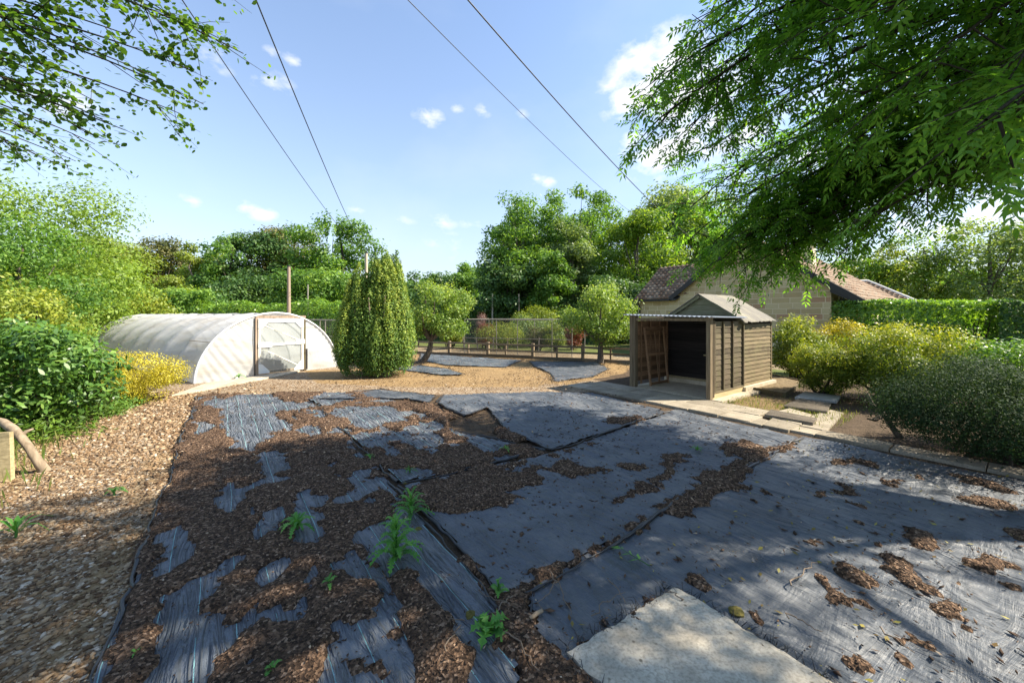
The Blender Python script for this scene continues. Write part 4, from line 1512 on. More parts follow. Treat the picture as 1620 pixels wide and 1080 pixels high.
tl = link('tiles', mesh_np('tiles', np.array(vs) - origin(ob), np.array(fs), np.array(tn)), MATS['roof_tile'], ob)
tl['kind'] = 'stuff'
MB().tube([ap + (0, 0, .08), E1 + (0, 0, .08)], .10, 7).build('hip_ridge', MATS['render_white'], ob, True)
MB().tube([ap + (0, 0, .08), bp + (0, 0, .08)], .10, 7).build('ridge', MATS['render_white'], ob, True)
for (x, y0, y1, Y, n_) in ((1333, 432, 470, 24.5, .14), (1354.5, 449, 475, 23.5, .13)):
    a, b = at(x, y1, Y), at(x, y0, Y)
    fl_ = thing('flue_pipe', (a[0], a[1], 0), 'black flue pipe rising %s' % ('beside the house verge' if x < 1340 else 'in front of the hipped tile roof'), 'flue')
    MB().tube([np.array([a[0], a[1], 0]), b], n_, 10).build('pipe', MATS['black_metal'], fl_, True)
    MB().tube([b - (0, 0, .02), b + (0, 0, .10)], n_ * 1.25, 10).build('cowl', MATS['black_metal'], fl_, True)

# ------------------------------------------------------------------ polytunnel
A0, B0 = np.array([-9.4, 11.4, 0]), np.array([-6.9, 15.25, 0])
FW = np.linalg.norm(B0 - A0)
FD = (B0 - A0) / FW
AX = np.array([-FD[1], FD[0], 0])                # runs away from the camera
TLEN, TH = 14.0, 2.10
tun = thing('polytunnel', (A0 + B0) / 2, 'long polythene tunnel greenhouse with stained cover and white door frame', 'polytunnel')


def arch(a):
    """point of the hoop, a from 0 (left foot) to 1 (right foot): across, height"""
    th = math.pi * (1 - a)
    c, s = math.cos(th), math.sin(th)
    return FW / 2 + FW / 2 * math.copysign(abs(c) ** 1.0, c), TH * abs(s) ** 1.06


def tp(x, y, z):
    return A0 + FD * x + AX * y + np.array([0, 0, z])


NH = 9
na, per = 40, 8
vv, ff = [], []
ny = (NH - 1) * per
for i in range(ny + 1):
    ph = (i % per) / per
    dip = 1 - .034 * math.sin(math.pi * ph) ** .8 if i % per else 1.004
    for j in range(na + 1):
        x, z = arch(j / na)
        d2 = dip + .004 * math.sin(j * 1.7 + i * .6)
        vv.append(tp(FW / 2 + (x - FW / 2) * d2, TLEN * i / ny, z * (1 - (1 - d2) * 1.6)))
for i in range(ny):
    for j in range(na):
        k = i * (na + 1) + j
        ff.append((k, k + 1, k + na + 2, k + na + 1))
MB().add(vv, ff).build('cover', MATS['polythene'], tun, True)
for i in range(NH):
    y = TLEN * i / (NH - 1)
    pts = [tp(FW / 2 + (arch(j / 30)[0] - FW / 2) * (.985 if i else 1.0), y - (.012 if i == 0 else 0), max(arch(j / 30)[1] * (.985 if i else 1.0), 0) + (.012 if i == 0 else -.012)) for j in range(31)]
    MB().tube(pts, .03 if i else .030, 7).build('hoop', MATS['pvc' if i == 0 else 'steel'], tun, True)
pts = [tp(FW / 2, y, TH - .03) for y in (0.05, TLEN - .05)]
MB().tube(pts, .02, 7).build('ridge_pole', MATS['steel'], tun, True)
# cover joint strip
pts = [tp(*(lambda q: (q[0] - .012, y, q[1] + .005))(arch(.20))) for y in (0, .7, 1.75)]
MB().tube(pts, .012, 5).build('cover_seam', MATS['wood_grey'], tun, True)
DL, DR, DZ = 1.70, 3.22, 1.93


def zarch(x):
    lo, hi = 0, 1
    for _ in range(30):
        m = (lo + hi) / 2
        if arch(m)[0] < x:
            lo = m
        else:
            hi = m
    return arch((lo + hi) / 2)[1]


def end_panel(x0, x1, y, name, pleat, sgn, zlow=0.0):
    nx, nz_ = 60, 24
    vs, fs = [], []
    for i in range(nx + 1):
        x = x0 + (x1 - x0) * i / nx
        top = zarch(min(max(x, .004), FW - .004)) * .995
        for j in range(nz_ + 1):
            z = zlow + (top - zlow) * j / nz_
            ph = (x * 1.0 + sgn * z * .62) * 26 + 1.5 * math.sin(x * 3)
            e = min(i / nx, 1 - i / nx, .25) * 4
            d = pleat * (abs(math.sin(ph * .5)) ** 1.5 - .4) * e + .012 * math.sin(z * 5 + x * 3)
            vs.append(tp(x, y - d, z))
    for i in range(nx):
        for j in range(nz_):
            k = i * (nz_ + 1) + j
            fs.append((k, k + 1, k + nz_ + 2, k + nz_ + 1))
    MB().add(vs, fs).build(name, MATS['polythene'], tun, True)


end_panel(.01, DL - .05, .01, 'end_sheet', .026, 1)
end_panel(DR + .06, FW - .01, .01, 'end_sheet', .02, -1)
end_panel(DL - .05, DR + .06, .012, 'end_sheet', .008, 1, DZ + .04)
end_panel(.02, FW - .02, TLEN, 'end_sheet', .02, 1)


def tbar(parent, x0, z0, x1, z1, w, d, y, mat, name):
    MB().bar(tp(x0, y, z0), tp(x1, y, z1), w, d, AX).build(name, MATS[mat], parent)


tbar(tun, DL - .03, 0, DL - .03, DZ, .07, .07, .0, 'wood_pole', 'door_post')
tbar(tun, DR + .05, 0, DR + .05, DZ, .07, .07, .0, 'wood_lap', 'door_post')
tbar(tun, DL - .06, DZ + .045, DR + .09, DZ + .045, .09, .07, .0, 'wood_pole', 'lintel')
MB().tube([tp(DL - .09, -.03, .02), tp(DL - .09, -.03, DZ)], .018, 6).build('rope_edge', MATS['black_metal'], tun, True)
tbar(tun, DR + .10, .05, DR + .10, .8, .12, .05, .0, 'black_metal', 'door_stop')
door = link('door', None, None, tun)
door.location = tuple(tp(DL, -.05, 0) - origin(tun))
ys = -.05
tbar(door, DL + .045, .08, DL + .045, DZ - .02, .075, .03, ys, 'wood_pale', 'stile')
tbar(door, DR - .045, .08, DR - .045, DZ - .02, .075, .03, ys, 'wood_pale', 'stile')
tbar(door, DL + .085, DZ - .08, DR - .085, DZ - .08, .12, .03, ys - .002, 'white_paint', 'top_rail')
tbar(door, DL + .085, .12, DR - .085, .12, .07, .03, ys - .002, 'wood_grey', 'bottom_rail')
tbar(door, DL + .085, 1.02, DR - .085, 1.05, .07, .03, ys - .002, 'white_paint', 'mid_rail')
tbar(door, DL + .15, 1.72, DR - .15, 1.14, .04, .025, ys + .028, 'wood_pale', 'brace')
tbar(door, DL + .15, .90, DR - .15, .22, .04, .025, ys + .028, 'wood_pale', 'brace')
for (xa, za, sx, sz) in ((DL + .01, DZ - .02, 1, -1), (DR - .01, DZ - .02, -1, -1), (DL + .01, .08, 1, 1), (DR - .01, .08, -1, 1)):
    MB().prism([tp(xa, ys - .020, za), tp(xa + sx * .34, ys - .020, za), tp(xa + sx * .34, ys - .020, za + sz * .06), tp(xa + sx * .10, ys - .020, za + sz * .32), tp(xa, ys - .020, za + sz * .32)], -AX * .008).build('gusset', MATS['white_paint'], door)
MB().prism([tp(DL + .005, ys - .022, .95), tp(DL + .42, ys - .022, .95), tp(DL + .42, ys - .022, 1.12), tp(DL + .005, ys - .022, 1.12)], -AX * .010).build('rail_plate', MATS['white_paint'], door)
MB().prism([tp(DR - .28, ys - .022, 1.0), tp(DR + .03, ys - .022, 1.0), tp(DR + .03, ys - .022, 1.16), tp(DR - .28, ys - .022, 1.16)], -AX * .010).build('latch_plate', MATS['white_paint'], door)
nx = 12
vs, fs = [], []
for i in range(nx + 1):
    for j in range(nx + 1):
        vs.append(tp(DL + .05 + (DR - DL - .1) * i / nx, ys + .022 + .010 * math.sin(i * .9 + j * .7), .08 + (DZ - .12) * j / nx))
for i in range(nx):
    for j in range(nx):
        k = i * (nx + 1) + j
        fs.append((k, k + 1, k + nx + 2, k + nx + 1))
MB().add(vs, fs).build('door_sheet', MATS['clear_film'], door, True)

# ------------------------------------------------------------------ fences and cages
fa, fb = np.array([-7.6, 21.9, 0]), np.array([7.4, 15.3, 0])
fd = unit(fb - fa)
fn = np.array([-fd[1], fd[0], 0])
FL = np.linalg.norm(fb - fa)
fen = thing('post_and_rail_fence', fa, 'low brown timber post and rail fence behind the apple trees', 'fence')
xs = []
for px_ in (560, 625, 683, 711, 741, 772, 800, 843, 881, 922, 966, 1005, 1040):
    k = (px_ - CX) / F
    # where this line of sight meets the fence line
    d = (fa[0] - k * fa[1]) / (k * fd[1] - fd[0])
    xs.append((d, px_ in (711, 772, 843, 922, 625, 1005)))
for d, big in xs:
    if 0 <= d <= FL:
        p = fa + fd * d
        w = .13 if big else .07
        MB().box(p - fd * w / 2 - fn * w / 2 + (0, 0, -.1), fd * w, fn * w, np.array([0, 0, .82 if big else .72])).build('post', MATS['wood_fence'], fen)
bigs = [0.0] + sorted(d for d, b in xs if b and 0 <= d <= FL) + [FL]
for i in range(len(bigs) - 1):
    for z_, w in ((.62, .045), (.36, .04), (.06, .11)):
        a, b = fa + fd * bigs[i] - fn * .085, fa + fd * (bigs[i + 1] - .01) - fn * .085
        MB().bar(a + (0, 0, z_ + rng.normal(0, .012)), b + (0, 0, z_ + rng.normal(0, .012)), .035, w + .04).build('rail', MATS['wood_fence'], fen)

fcg = thing('fruit_cage', at(817, 566, 19.5) * [1, 1, 0], 'netted fruit cage on thin poles behind the low fence', 'fruit cage')
c0, c1 = at(735, 505, 20.6), at(905, 505, 18.4)
c0[2] = c1[2] = 0
cd = unit(c1 - c0)
cn = np.array([-cd[1], cd[0], 0])
CL = np.linalg.norm(c1 - c0)
for x, y in [(0, 0), (CL * .32, 0), (CL * .52, 0), (CL * .83, 0), (CL, 0), (0, 3), (CL * .5, 3), (CL, 3)]:
    MB().tube([c0 + cd * x + cn * y, c0 + cd * x + cn * y + (0, 0, 1.84)], .02, 7).build('pole', MATS['pale_pole'], fcg, True)
for (a, b) in (((0, 0), (CL, 0)), ((0, 3), (CL, 3)), ((0, 0), (0, 3)), ((CL, 0), (CL, 3))):
    for z_ in ((1.83, .85) if a[1] == b[1] == 0 else (1.83,)):
        MB().tube([c0 + cd * a[0] + cn * a[1] + (0, 0, z_), c0 + cd * b[0] + cn * b[1] + (0, 0, z_ + .02)], .014, 6).build('top_rail' if z_ > 1 else 'mid_rail', MATS['pale_pole'], fcg, True)


def net(parent, p, a, b, sag, name='netting'):
    vs, fs = [], []
    for i in range(13):
        for j in range(7):
            q = p + a * (i / 12) + b * (j / 6)
            q = q - np.array([0, 0, sag * math.sin(math.pi * i / 12) * math.sin(math.pi * j / 6)])
            vs.append(q)
    for i in range(12):
        for j in range(6):
            k = i * 7 + j
            fs.append((k, k + 1, k + 8, k + 7))
    MB().add(vs, fs).build(name, MATS['netting'], parent, True)


net(fcg, c0 + (0, 0, 1.86), cd * CL, cn * 3, .10)
net(fcg, c0 + (0, 0, .05) - cn * .03, cd * CL, np.array([0, 0, 1.78]), 0)
lc = thing('netting_frame', at(515, 560, 19.0) * [1, 1, 0], 'grey netting frame standing between the polytunnel and the yew', 'netting frame')
n0_, n1_ = at(480, 505, 21) * [1, 1, 0], at(545, 505, 19.5) * [1, 1, 0]
nd = unit(n1_ - n0_)
NL = np.linalg.norm(n1_ - n0_)
for k in (0, .42, .55, 1.0):
    MB().tube([n0_ + nd * NL * k, n0_ + nd * NL * k + (0, 0, 1.82)], .03, 7).build('pole', MATS['pale_pole'], lc, True)
for z_ in (1.80, .95, .62):
    MB().tube([n0_ + (0, 0, z_), n1_ + (0, 0, z_)], .025, 6).build('rail', MATS['pale_pole'], lc, True)
net(lc, n0_ + (0, 0, .03) - np.array([0, .04, 0]), nd * NL, np.array([0, 0, 1.75]), 0)
back = np.array([-nd[1], nd[0], 0]) * 3
net(lc, n0_ + (0, 0, 1.84), nd * NL, back, .12)
for k in (0, 1.0):
    MB().tube([n0_ + nd * NL * k + back, n0_ + nd * NL * k + back + (0, 0, 1.84)], .03, 7).build('pole', MATS['pale_pole'], lc, True)

# stakes behind the fence
for i, (x, ya, yb, Y, lean) in enumerate(((735, 534, 548, 22.5, -.1), (757, 535, 548, 22.3, -.16), (780, 534, 550, 22.0, .05), (803, 536, 549, 22.0, 0), (852, 535, 549, 21.5, .04))):
    a, b = at(x, yb, Y), at(x, ya, Y)
    o = MB().bar(np.array([a[0], a[1], -.05]), b + (lean, 0, .05), .07, .05, (0, 1, 0)).build('stake', MATS['wood_grey'])
    tag(o, 'short pale stake standing among the cage shrubs', 'stake', 'stakes behind the fence')

# ------------------------------------------------------------------ poles and wires
poles = {}
for (nm, x, yt, Y, rad, mat, lab) in (('telegraph_pole', 579.5, 400, 31.0, .13, 'wood_grey', 'tall grey telegraph pole rising behind the columnar yew'),
                                      ('wooden_pole', 457, 421, 23.0, .101, 'wood_pole', 'reddish brown wooden pole standing behind the polytunnel door'),
                                      ('thin_pole', 487, 450, 27.0, .05, 'pale_pole', 'thin pale pole above the laurel hedge'),
                                      ('thin_pole', 779, 465, 29.0, .06, 'pale_pole', 'thin pale pole beside the purple bush in the dark trees'),
                                      ('thin_pole', 821, 465, 29.0, .06, 'wood_pole', 'thin brown pole beside the yellow-green young tree'),
                                      ('thin_pole', 634.5, 411, 33.0, .035, 'pale_pole', 'slender pale mast seen above the dark treetops')):
    b = at(x, yt, Y)
    o = thing(nm, (b[0], b[1], 0), lab, 'pole')
    MB().tube([np.array([b[0], b[1], -.1]), np.array([b[0], b[1], b[2] * .5]), b], [rad * 1.2, rad * 1.05, rad * .85], 9).build('shaft', MATS[mat], o, True)
    if rad > .1:
        MB().tube([b - (0, 0, .03), b + (0, 0, .04)], rad * 1.0, 9).build('cap', MATS['black_metal'], o, True)
    poles[x] = b


def wire(p, q, rad, sag, lab):
    k = np.linspace(-.35, 1, 60)[:, None]
    pts = p + (q - p) * k
    pts[:, 2] -= (sag * 4 * (k * (1 - k)))[:, 0]
    v, f = tube_np(pts, rad, 6)
    o = link('overhead_wire', mesh_np('overhead_wire', v, f, smooth=True), MATS['wire'])
    tag(o, lab, 'wire', 'overhead wires')


pt = poles[579.5]
wire(at(405, 0, 6.7), pt - (0, 0, .1), .013, .35, 'black overhead wire to the telegraph pole, the steeper of the pair')
wire(at(318, 45, 7.4), pt - (0, 0, .45), .010, .35, 'black overhead wire to the telegraph pole, passing the drooping leafy branch')
wire(at(740, 0, 6.7), at(1096, 378, 22.0), .013, .30, 'thick black overhead wire running to the house roof')
wire(at(645, 0, 8.0), at(1012, 345, 33.0), .009, .35, 'thin grey overhead wire running into the tall maple')
# ------------------------------------------------------------------ foliage
def leaf_mesh(name, c, nrm, size, rng, tint, aspect=.5, droop=None, mat=None, parent=None, curl=.18, broad=False):
    """leaf-shaped faces: centres c, face normals nrm"""
    n = len(c)
    nrm = unit(nrm)
    d = rng.normal(size=(n, 3))
    if droop is not None:
        d = d * .7 + np.asarray(droop)
    d = unit(d - nrm * np.sum(d * nrm, -1, keepdims=True))
    w = np.cross(nrm, d)
    size = np.broadcast_to(size, (n,))[:, None]
    L, W = d * size * .5, w * size * .5 * aspect
    k = rng.uniform(-.25, .25, (n, 1))
    v = np.stack([c - L, c + W + L * k - nrm * size * curl * .5, c + L - nrm * size * curl, c - W + L * k - nrm * size * curl * .5], 1)
    m = 4
    if broad:                  # rounder, pointed leaf outline for leaves seen close by
        m = 6
        dn = nrm * size * curl
        v = np.stack([c - L, c - L * .45 + W * .85 - dn * .3, c + L * .25 + W * .9 - dn * .6, c + L * 1.1 - dn, c + L * .25 - W * .9 - dn * .6, c - L * .45 - W * .85 - dn * .3], 1)
    v = v.reshape(-1, 3) - origin(parent)
    f = np.arange(n * m).reshape(n, m)
    return link(name, mesh_np(name, v, f, np.repeat(tint, m)), MATS[mat], parent)


def clump_leaves(rng, cen, rad, n, shell=.55, up=.5, low=0.0):
    """leaf centres and normals for a set of leafy clumps (cen (k,3), rad (k,3))"""
    w = rad[:, 0] * rad[:, 2]
    i = rng.choice(len(cen), n, p=w / w.sum())
    d = unit(rng.normal(size=(n, 3)))
    r = shell + (1 - shell) * rng.random(n) ** .7
    r = r * (1 + .16 * rng.normal(size=n))
    c = cen[i] + d * rad[i] * r[:, None]
    nr = d / rad[i] * rad[i].mean(1, keepdims=True) + np.array([0, 0, up]) + rng.normal(0, .55, (n, 3))
    return c, nr, i


def branch_set(rng, base, top, cens, r0, nmax=14, n=6):
    """tapered trunk and limbs out to the clumps"""
    L = []
    k = np.linspace(0, 1, 9)[:, None]
    pts = base + (top - base) * k + np.concatenate([np.zeros((1, 3)), rng.normal(0, .012, (8, 3))]) * np.linalg.norm(top - base)
    rr = r0 * (1.15 - .95 * k[:, 0])
    rr[0] *= 1.25
    L.append(tube_np(pts, rr, 8))
    order = rng.permutation(len(cens))[:nmax]
    for j in order:
        q = cens[j]
        hrel = np.clip((q[2] - base[2]) / max(top[2] - base[2], .1) * .62, .12, .9)
        i = int(hrel * 8)
        p = pts[i]
        m = (p + q) / 2 + rng.normal(0, .06, 3) * np.linalg.norm(q - p) + np.array([0, 0, -.08]) * np.linalg.norm(q - p)
        kk = np.linspace(0, 1, 7)[:, None]
        cur = p * (1 - kk) ** 2 + 2 * m * kk * (1 - kk) + q * kk ** 2
        L.append(tube_np(cur, rr[i] * .55 * (1 - kk[:, 0] * .85), n))
    return join_np(L)


def tree(name, label, cat, base, W, Ht, low, ncl, nlf, lsize, mat, seed, bark='bark_grey', depth=1.0, clr=.30, group=None, shape='round', shell=.5, aspect=.55, r0=None, limbs=14, gap=.0, cx=0.0):
    """a tree: trunk and limbs, and a crown of leaves in uneven clumps. W crown width, Ht height, low crown bottom (fraction)"""
    rng = np.random.default_rng(seed)
    base = np.asarray(base, float)
    root = thing(name, base, label, cat, group)
    z0, z1 = Ht * low, Ht
    cen, rad = [], []
    while len(cen) < ncl:
        d = rng.uniform(-1, 1, 3)
        q = np.linalg.norm(d)
        q = (math.hypot(d[0], d[1]) ** 3 + abs(d[2]) ** 3) ** (1 / 3)
        if q > 1 or q < .45 and rng.random() < .6:
            continue
        h = (d[2] + 1) / 2
        if shape == 'round':
            f = 1.0
        elif shape == 'tall':
            f = 1.0
        elif shape == 'cone':
            f = (1 - h) * 1.3 + .15
        elif shape == 'dome':
            if d[2] < -.55:
                continue
            f = 1.1
        r = W * clr * rng.uniform(.55, 1.15)
        c = base + np.array([d[0] * f * (W / 2 - r * .3) * 1.05 + cx * h, d[1] * f * depth * (W / 2 - r * .3), z0 + r * .4 + h * (z1 - z0 - r * .9)])
        cen.append(c)
        rad.append([r, r, r * rng.uniform(.55, .8)])
    cen, rad = np.array(cen), np.array(rad)
    c, nr, i = clump_leaves(rng, cen, rad, nlf, shell)
    if gap:
        nz_ = vnoise(c[:, 0] * .9 + c[:, 1] * .5, c[:, 2] * .9 + c[:, 1] * .3, seed)
        k = nz_ > gap
        c, nr, i = c[k], nr[k], i[k]
    k = c[:, 2] > base[2] + .02
    c, nr, i = c[k], nr[k], i[k]
    ct_ = rng.normal(0, .13, len(cen))
    tint = np.clip(.45 + ct_[i] + rng.normal(0, .20, len(c)), 0, 1)
    leaf_mesh('crown', c, nr, lsize * rng.uniform(.6, 1.3, len(c)), rng, tint, aspect, None, mat, root)
    r0 = r0 if r0 else Ht * .022
    top = base + np.array([cx * .6, 0, Ht * .82])
    v, f = branch_set(rng, base - (0, 0, .1), top, cen, r0, limbs)
    link('trunk', mesh_np('trunk', v - origin(root), f, smooth=True), MATS[bark], root)
    return root


def bgtree(x0, x1, yt, Y, label, mat, seed, ncl=40, nlf=16000, ls=.24, low=.06, gz_=0.0, **k):
    """tree standing at distance Y whose crown spans photo columns x0..x1 and tops out at row yt"""
    X = ((x0 + x1) / 2 - CX) / F * Y
    W = (x1 - x0) / F * Y
    Ht = H + (HY - yt) / F * Y - gz_
    nlf = int(nlf * 1.35)
    k['gap'] = k.get('gap', 0) * .75
    return tree(k.pop('name', 'tree'), label, k.pop('cat', 'tree'), (X, Y, gz_), W, Ht, low, ncl, nlf, ls, mat, seed, **k)


GB = 'trees beyond the garden'
# left bank
bgtree(-190, 178, 243, 17.0, 'big bright lime-green broadleaf tree rising above the left bank shrubs', 'leaf_lime', 101, 60, 42000, .145, .0, -1.4, clr=.2, depth=.8, group=GB)
bgtree(-60, 120, 330, 13.5, 'leafy green young tree in front of the big lime-green one', 'leaf_mid', 102, 40, 18000, .12, .0, -1.4, clr=.25, group=GB)
bgtree(90, 215, 395, 22.0, 'lime-green lower tree next to the golden bush by the polytunnel', 'leaf_lime', 103, 34, 13000, .20, .0, -1.0, clr=.25, group=GB)
bgtree(168, 262, 462, 24.0, 'orange-green bush behind the far end of the polytunnel', 'leaf_yellowgreen', 104, 22, 7000, .19, .0, -.5, clr=.3, name='bush', cat='bush')
bgtree(215, 330, 438, 29.0, 'rounded lime-green tree behind the polytunnel roof', 'leaf_lime', 105, 30, 12000, .24, .0, 0, clr=.25, group=GB)
bgtree(270, 352, 448, 27.0, 'dark green bushy tree between lime-green tree and laurel hedge', 'leaf_mid', 106, 26, 9000, .22, .0, 0, clr=.28, group=GB)
for i, (x0, x1, yt, Y, m) in enumerate(((150, 250, 366, 62, 'leaf_wood'), (205, 305, 372, 66, 'leaf_brown'), (262, 345, 384, 60, 'leaf_wood'), (300, 372, 392, 64, 'leaf_lime'), (100, 200, 372, 58, 'leaf_wood'))):
    bgtree(x0, x1, yt, Y, ('tall olive far wood tree above the orange-green bush', 'brown-tinged far wood tree above the polytunnel', 'olive far wood tree left of the airy ash', 'lime-green far wood tree beside the airy ash', 'olive far wood tree behind the big lime-green crown')[i], m, 110 + i, 34, 11000, .42, .0, 0, clr=.22, group='far woodland trees')
# behind the polytunnel and yew
bgtree(322, 410, 358, 36.0, 'airy light-green ash with thin crown left of the brownish tree', 'leaf_mid', 120, 34, 9000, .27, .12, 0, clr=.24, group=GB, gap=.30, bark='bark_dark')
bgtree(362, 480, 346, 39.0, 'dark evergreen-looking tree with brownish crown behind the polytunnel', 'leaf_dark', 121, 46, 16000, .28, .05, 0, clr=.22, group=GB, gap=.2, bark='bark_dark')
bgtree(410, 520, 348, 41.0, 'brown-tinged broadleaf tree between dark and light green crowns', 'leaf_brown', 122, 46, 15000, .28, .05, 0, clr=.22, group=GB, gap=.2, bark='bark_dark')
bgtree(474, 602, 335, 37.0, 'tall light-green ash crown behind the telegraph pole', 'leaf_mid', 123, 52, 18000, .28, .08, 0, clr=.20, group=GB, gap=.22, bark='bark_dark')
bgtree(440, 560, 420, 33.0, 'low green tree above the laurel hedge', 'leaf_mid', 124, 34, 12000, .25, .0, 0, clr=.25, group=GB)
bgtree(340, 450, 428, 33.5, 'low dark green tree above the laurel hedge', 'leaf_dark', 125, 34, 11000, .25, .0, 0, clr=.25, group=GB)
bgtree(585, 640, 400, 30.0, 'small dark conifer-like tree peeping over the yew', 'leaf_dark', 126, 26, 6500, .22, .1, 0, clr=.25, group=GB, shape='cone')
bgtree(640, 720, 424, 45.0, 'dark grey-green tree in the gap beside the leaning apple', 'leaf_dark', 127, 34, 9000, .32, .0, 0, clr=.25, group=GB)
bgtree(705, 772, 408, 48.0, 'bright green rounded tree in the gap left of the tall ash group', 'leaf_mid', 128, 34, 9000, .33, .0, 0, clr=.25, group=GB)
# tall group right of centre
bgtree(752, 900, 304, 35.0, 'tall open ash with bare forking limbs and dark green crown', 'leaf_mid', 130, 80, 20000, .26, .02, 0, clr=.17, group=GB, gap=.33, bark='bark_grey', limbs=34, r0=.30)
bgtree(842, 976, 289, 36.0, 'tallest dark green ash of the group above the cage', 'leaf_mid', 1131, 74, 20000, .26, .05, 0, clr=.17, group=GB, gap=.30, bark='bark_grey', limbs=30, r0=.28)
bgtree(858, 948, 345, 31.5, 'pale silvery willow in front of the tall ashes', 'leaf_willow', 132, 44, 15000, .22, .04, 0, clr=.22, group=GB)
bgtree(756, 850, 395, 31.0, 'dark green leafy tree at the foot of the tall ash group', 'leaf_dark', 133, 44, 13000, .24, .0, 0, clr=.22, group=GB)
bgtree(832, 905, 385, 30.2, 'mid green leafy tree in front of the pale willow', 'leaf_mid', 134, 34, 11000, .22, .0, 0, clr=.24, group=GB)
bgtree(940, 1072, 322, 33.5, 'bright yellow-green maple behind the house wing', 'leaf_maple', 135, 54, 19000, .25, .03, 0, clr=.2, group=GB)
bgtree(985, 1060, 300, 44.0, 'pale feathery tree behind the yellow-green maple', 'leaf_willow', 136, 30, 8000, .33, .0, 0, clr=.22, group=GB)
bgtree(1020, 1200, 262, 43.0, 'very tall pale green tree behind the house roof', 'leaf_willow', 137, 60, 19000, .34, .0, 0, clr=.18, group=GB)
bgtree(1060, 1150, 330, 36.0, 'lime-green tree beside the ash branches over the house', 'leaf_maple', 138, 40, 12000, .28, .0, 0, clr=.22, group=GB)
bgtree(935, 1030, 425, 29.0, 'low dark green tree left of the house wing roof', 'leaf_dark', 139, 34, 10000, .23, .0, 0, clr=.25, group=GB)
bgtree(770, 890, 338, 41.0, 'dark green filler tree behind the open ash crown', 'leaf_dark', 140, 50, 14000, .32, .0, 0, clr=.22, group=GB)
bgtree(870, 1000, 325, 42.0, 'green tree between the tallest ash and the maple', 'leaf_mid', 141, 50, 14000, .32, .0, 0, clr=.22, group=GB)
bgtree(1040, 1120, 300, 40.0, 'green tree between the maple and the tall pale one', 'leaf_mid', 142, 40, 11000, .32, .0, 0, clr=.22, group=GB)
# right, seen under the ash
for i, (x0, x1, yt, Y, m, lab) in enumerate(((1180, 1320, 330, 44, 'leaf_mid', 'green tree behind the house ridge'), (1330, 1450, 385, 38, 'leaf_wood', 'yellowish tree behind the hipped tile roof'),
                                            (1400, 1530, 360, 36, 'leaf_lime', 'olive tree behind the clipped green hedge'), (1490, 1640, 335, 33, 'leaf_willow', 'pale green tall tree behind the dark clipped hedge'),
                                            (1600, 1760, 320, 31, 'leaf_lime', 'pale green tree behind the dark hedge under the ash branches'), (1280, 1400, 405, 40, 'leaf_mid', 'green tree between the house and the hipped roof'))):
    bgtree(x0, x1, yt, Y, lab, m, 150 + i, 40, 9500, .26, .0, 0, clr=.20, group=GB, gap=.42)


def mass(name, label, cat, pts, Wd, Ht, nlf, ls, mat, seed, kind=None, group=None, bumps=.25, flat=False, tint_hi=0.0, base_z=0.0, stems=True, aspect=.6):
    """a hedge or long mass of foliage following a ground line"""
    rng = np.random.default_rng(seed)
    pts = np.asarray(pts, float)
    seg = np.linalg.norm(np.diff(pts, axis=0), axis=1)
    cum = np.concatenate([[0], np.cumsum(seg)])
    root = thing(name, (*pts[0][:2], base_z), label, cat, group) if kind is None else None
    n = nlf
    d = rng.uniform(0, cum[-1], n)
    px_ = np.stack([np.interp(d, cum, pts[:, i]) for i in range(2)], -1)
    tg = np.stack([np.interp(d, (cum[:-1] + cum[1:]) / 2, np.diff(pts[:, i]) / seg) if len(seg) > 1 else np.full(n, (pts[1, i] - pts[0, i]) / seg[0]) for i in range(2)], -1)
    nr2 = np.stack([-tg[:, 1], tg[:, 0]], -1)
    # position around the cross-section outline: sides and top
    Hh = np.interp(d, cum, np.broadcast_to(Ht, (len(pts),))) * (1 + bumps * (fbm(d * .8, d * 0 + seed, 3, seed) - .5))
    a = rng.random(n)
    top = a < Wd / (Wd + 2 * np.mean(Ht))
    sd_ = np.where(rng.random(n) < .5, -1.0, 1.0)
    off = np.where(top, rng.uniform(-1, 1, n), sd_ * (1 - .25 * rng.random(n) ** 2))
    hz = np.where(top, 1 - .12 * rng.random(n) ** 2, rng.random(n))
    if not flat:
        off = off * np.sqrt(np.clip(1 - (hz * .98) ** 4, .05, 1)) ** .8
    bulge = 1 + .45 * bumps * (fbm(d * 1.1, hz * Hh * 1.1 + seed, 3, seed + 2) - .5) * 2
    c = np.zeros((n, 3))
    c[:, :2] = px_ + nr2 * (off * Wd / 2 * bulge)[:, None]
    c[:, 2] = base_z + hz * Hh + rng.normal(0, .03, n)
    nr = np.zeros((n, 3))
    nr[:, :2] = nr2 * np.where(top, off * .4, sd_)[:, None]
    nr[:, 2] = np.where(top, 1.2, .45)
    nr += rng.normal(0, .5, (n, 3))
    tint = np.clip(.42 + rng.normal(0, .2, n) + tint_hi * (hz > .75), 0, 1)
    o = leaf_mesh('foliage' if root else name, c, nr, ls * rng.uniform(.6, 1.3, n), rng, tint, aspect, None, mat, root)
    if root is not None:
        # dense twiggy inside
        L = []
        for k in np.arange(.2, cum[-1], .55):
            p = np.array([np.interp(k, cum, pts[:, 0]), np.interp(k, cum, pts[:, 1]), base_z])
            h = np.interp(k, cum, np.broadcast_to(Ht, (len(pts),)))
            for _ in range(3):
                q = p + np.array([rng.normal(0, Wd * .2), rng.normal(0, Wd * .2), h * rng.uniform(.6, .88)])
                L.append(tube_np(np.array([p - (0, 0, .05), (p + q) / 2 + rng.normal(0, .05, 3), q]), [.03, .02, .008], 5))
        v, f = join_np(L)
        link('stems', mesh_np('stems', v - origin(root), f), MATS['bark_dark'], root)
        return root
    return tag(o, label, cat, kind=kind)


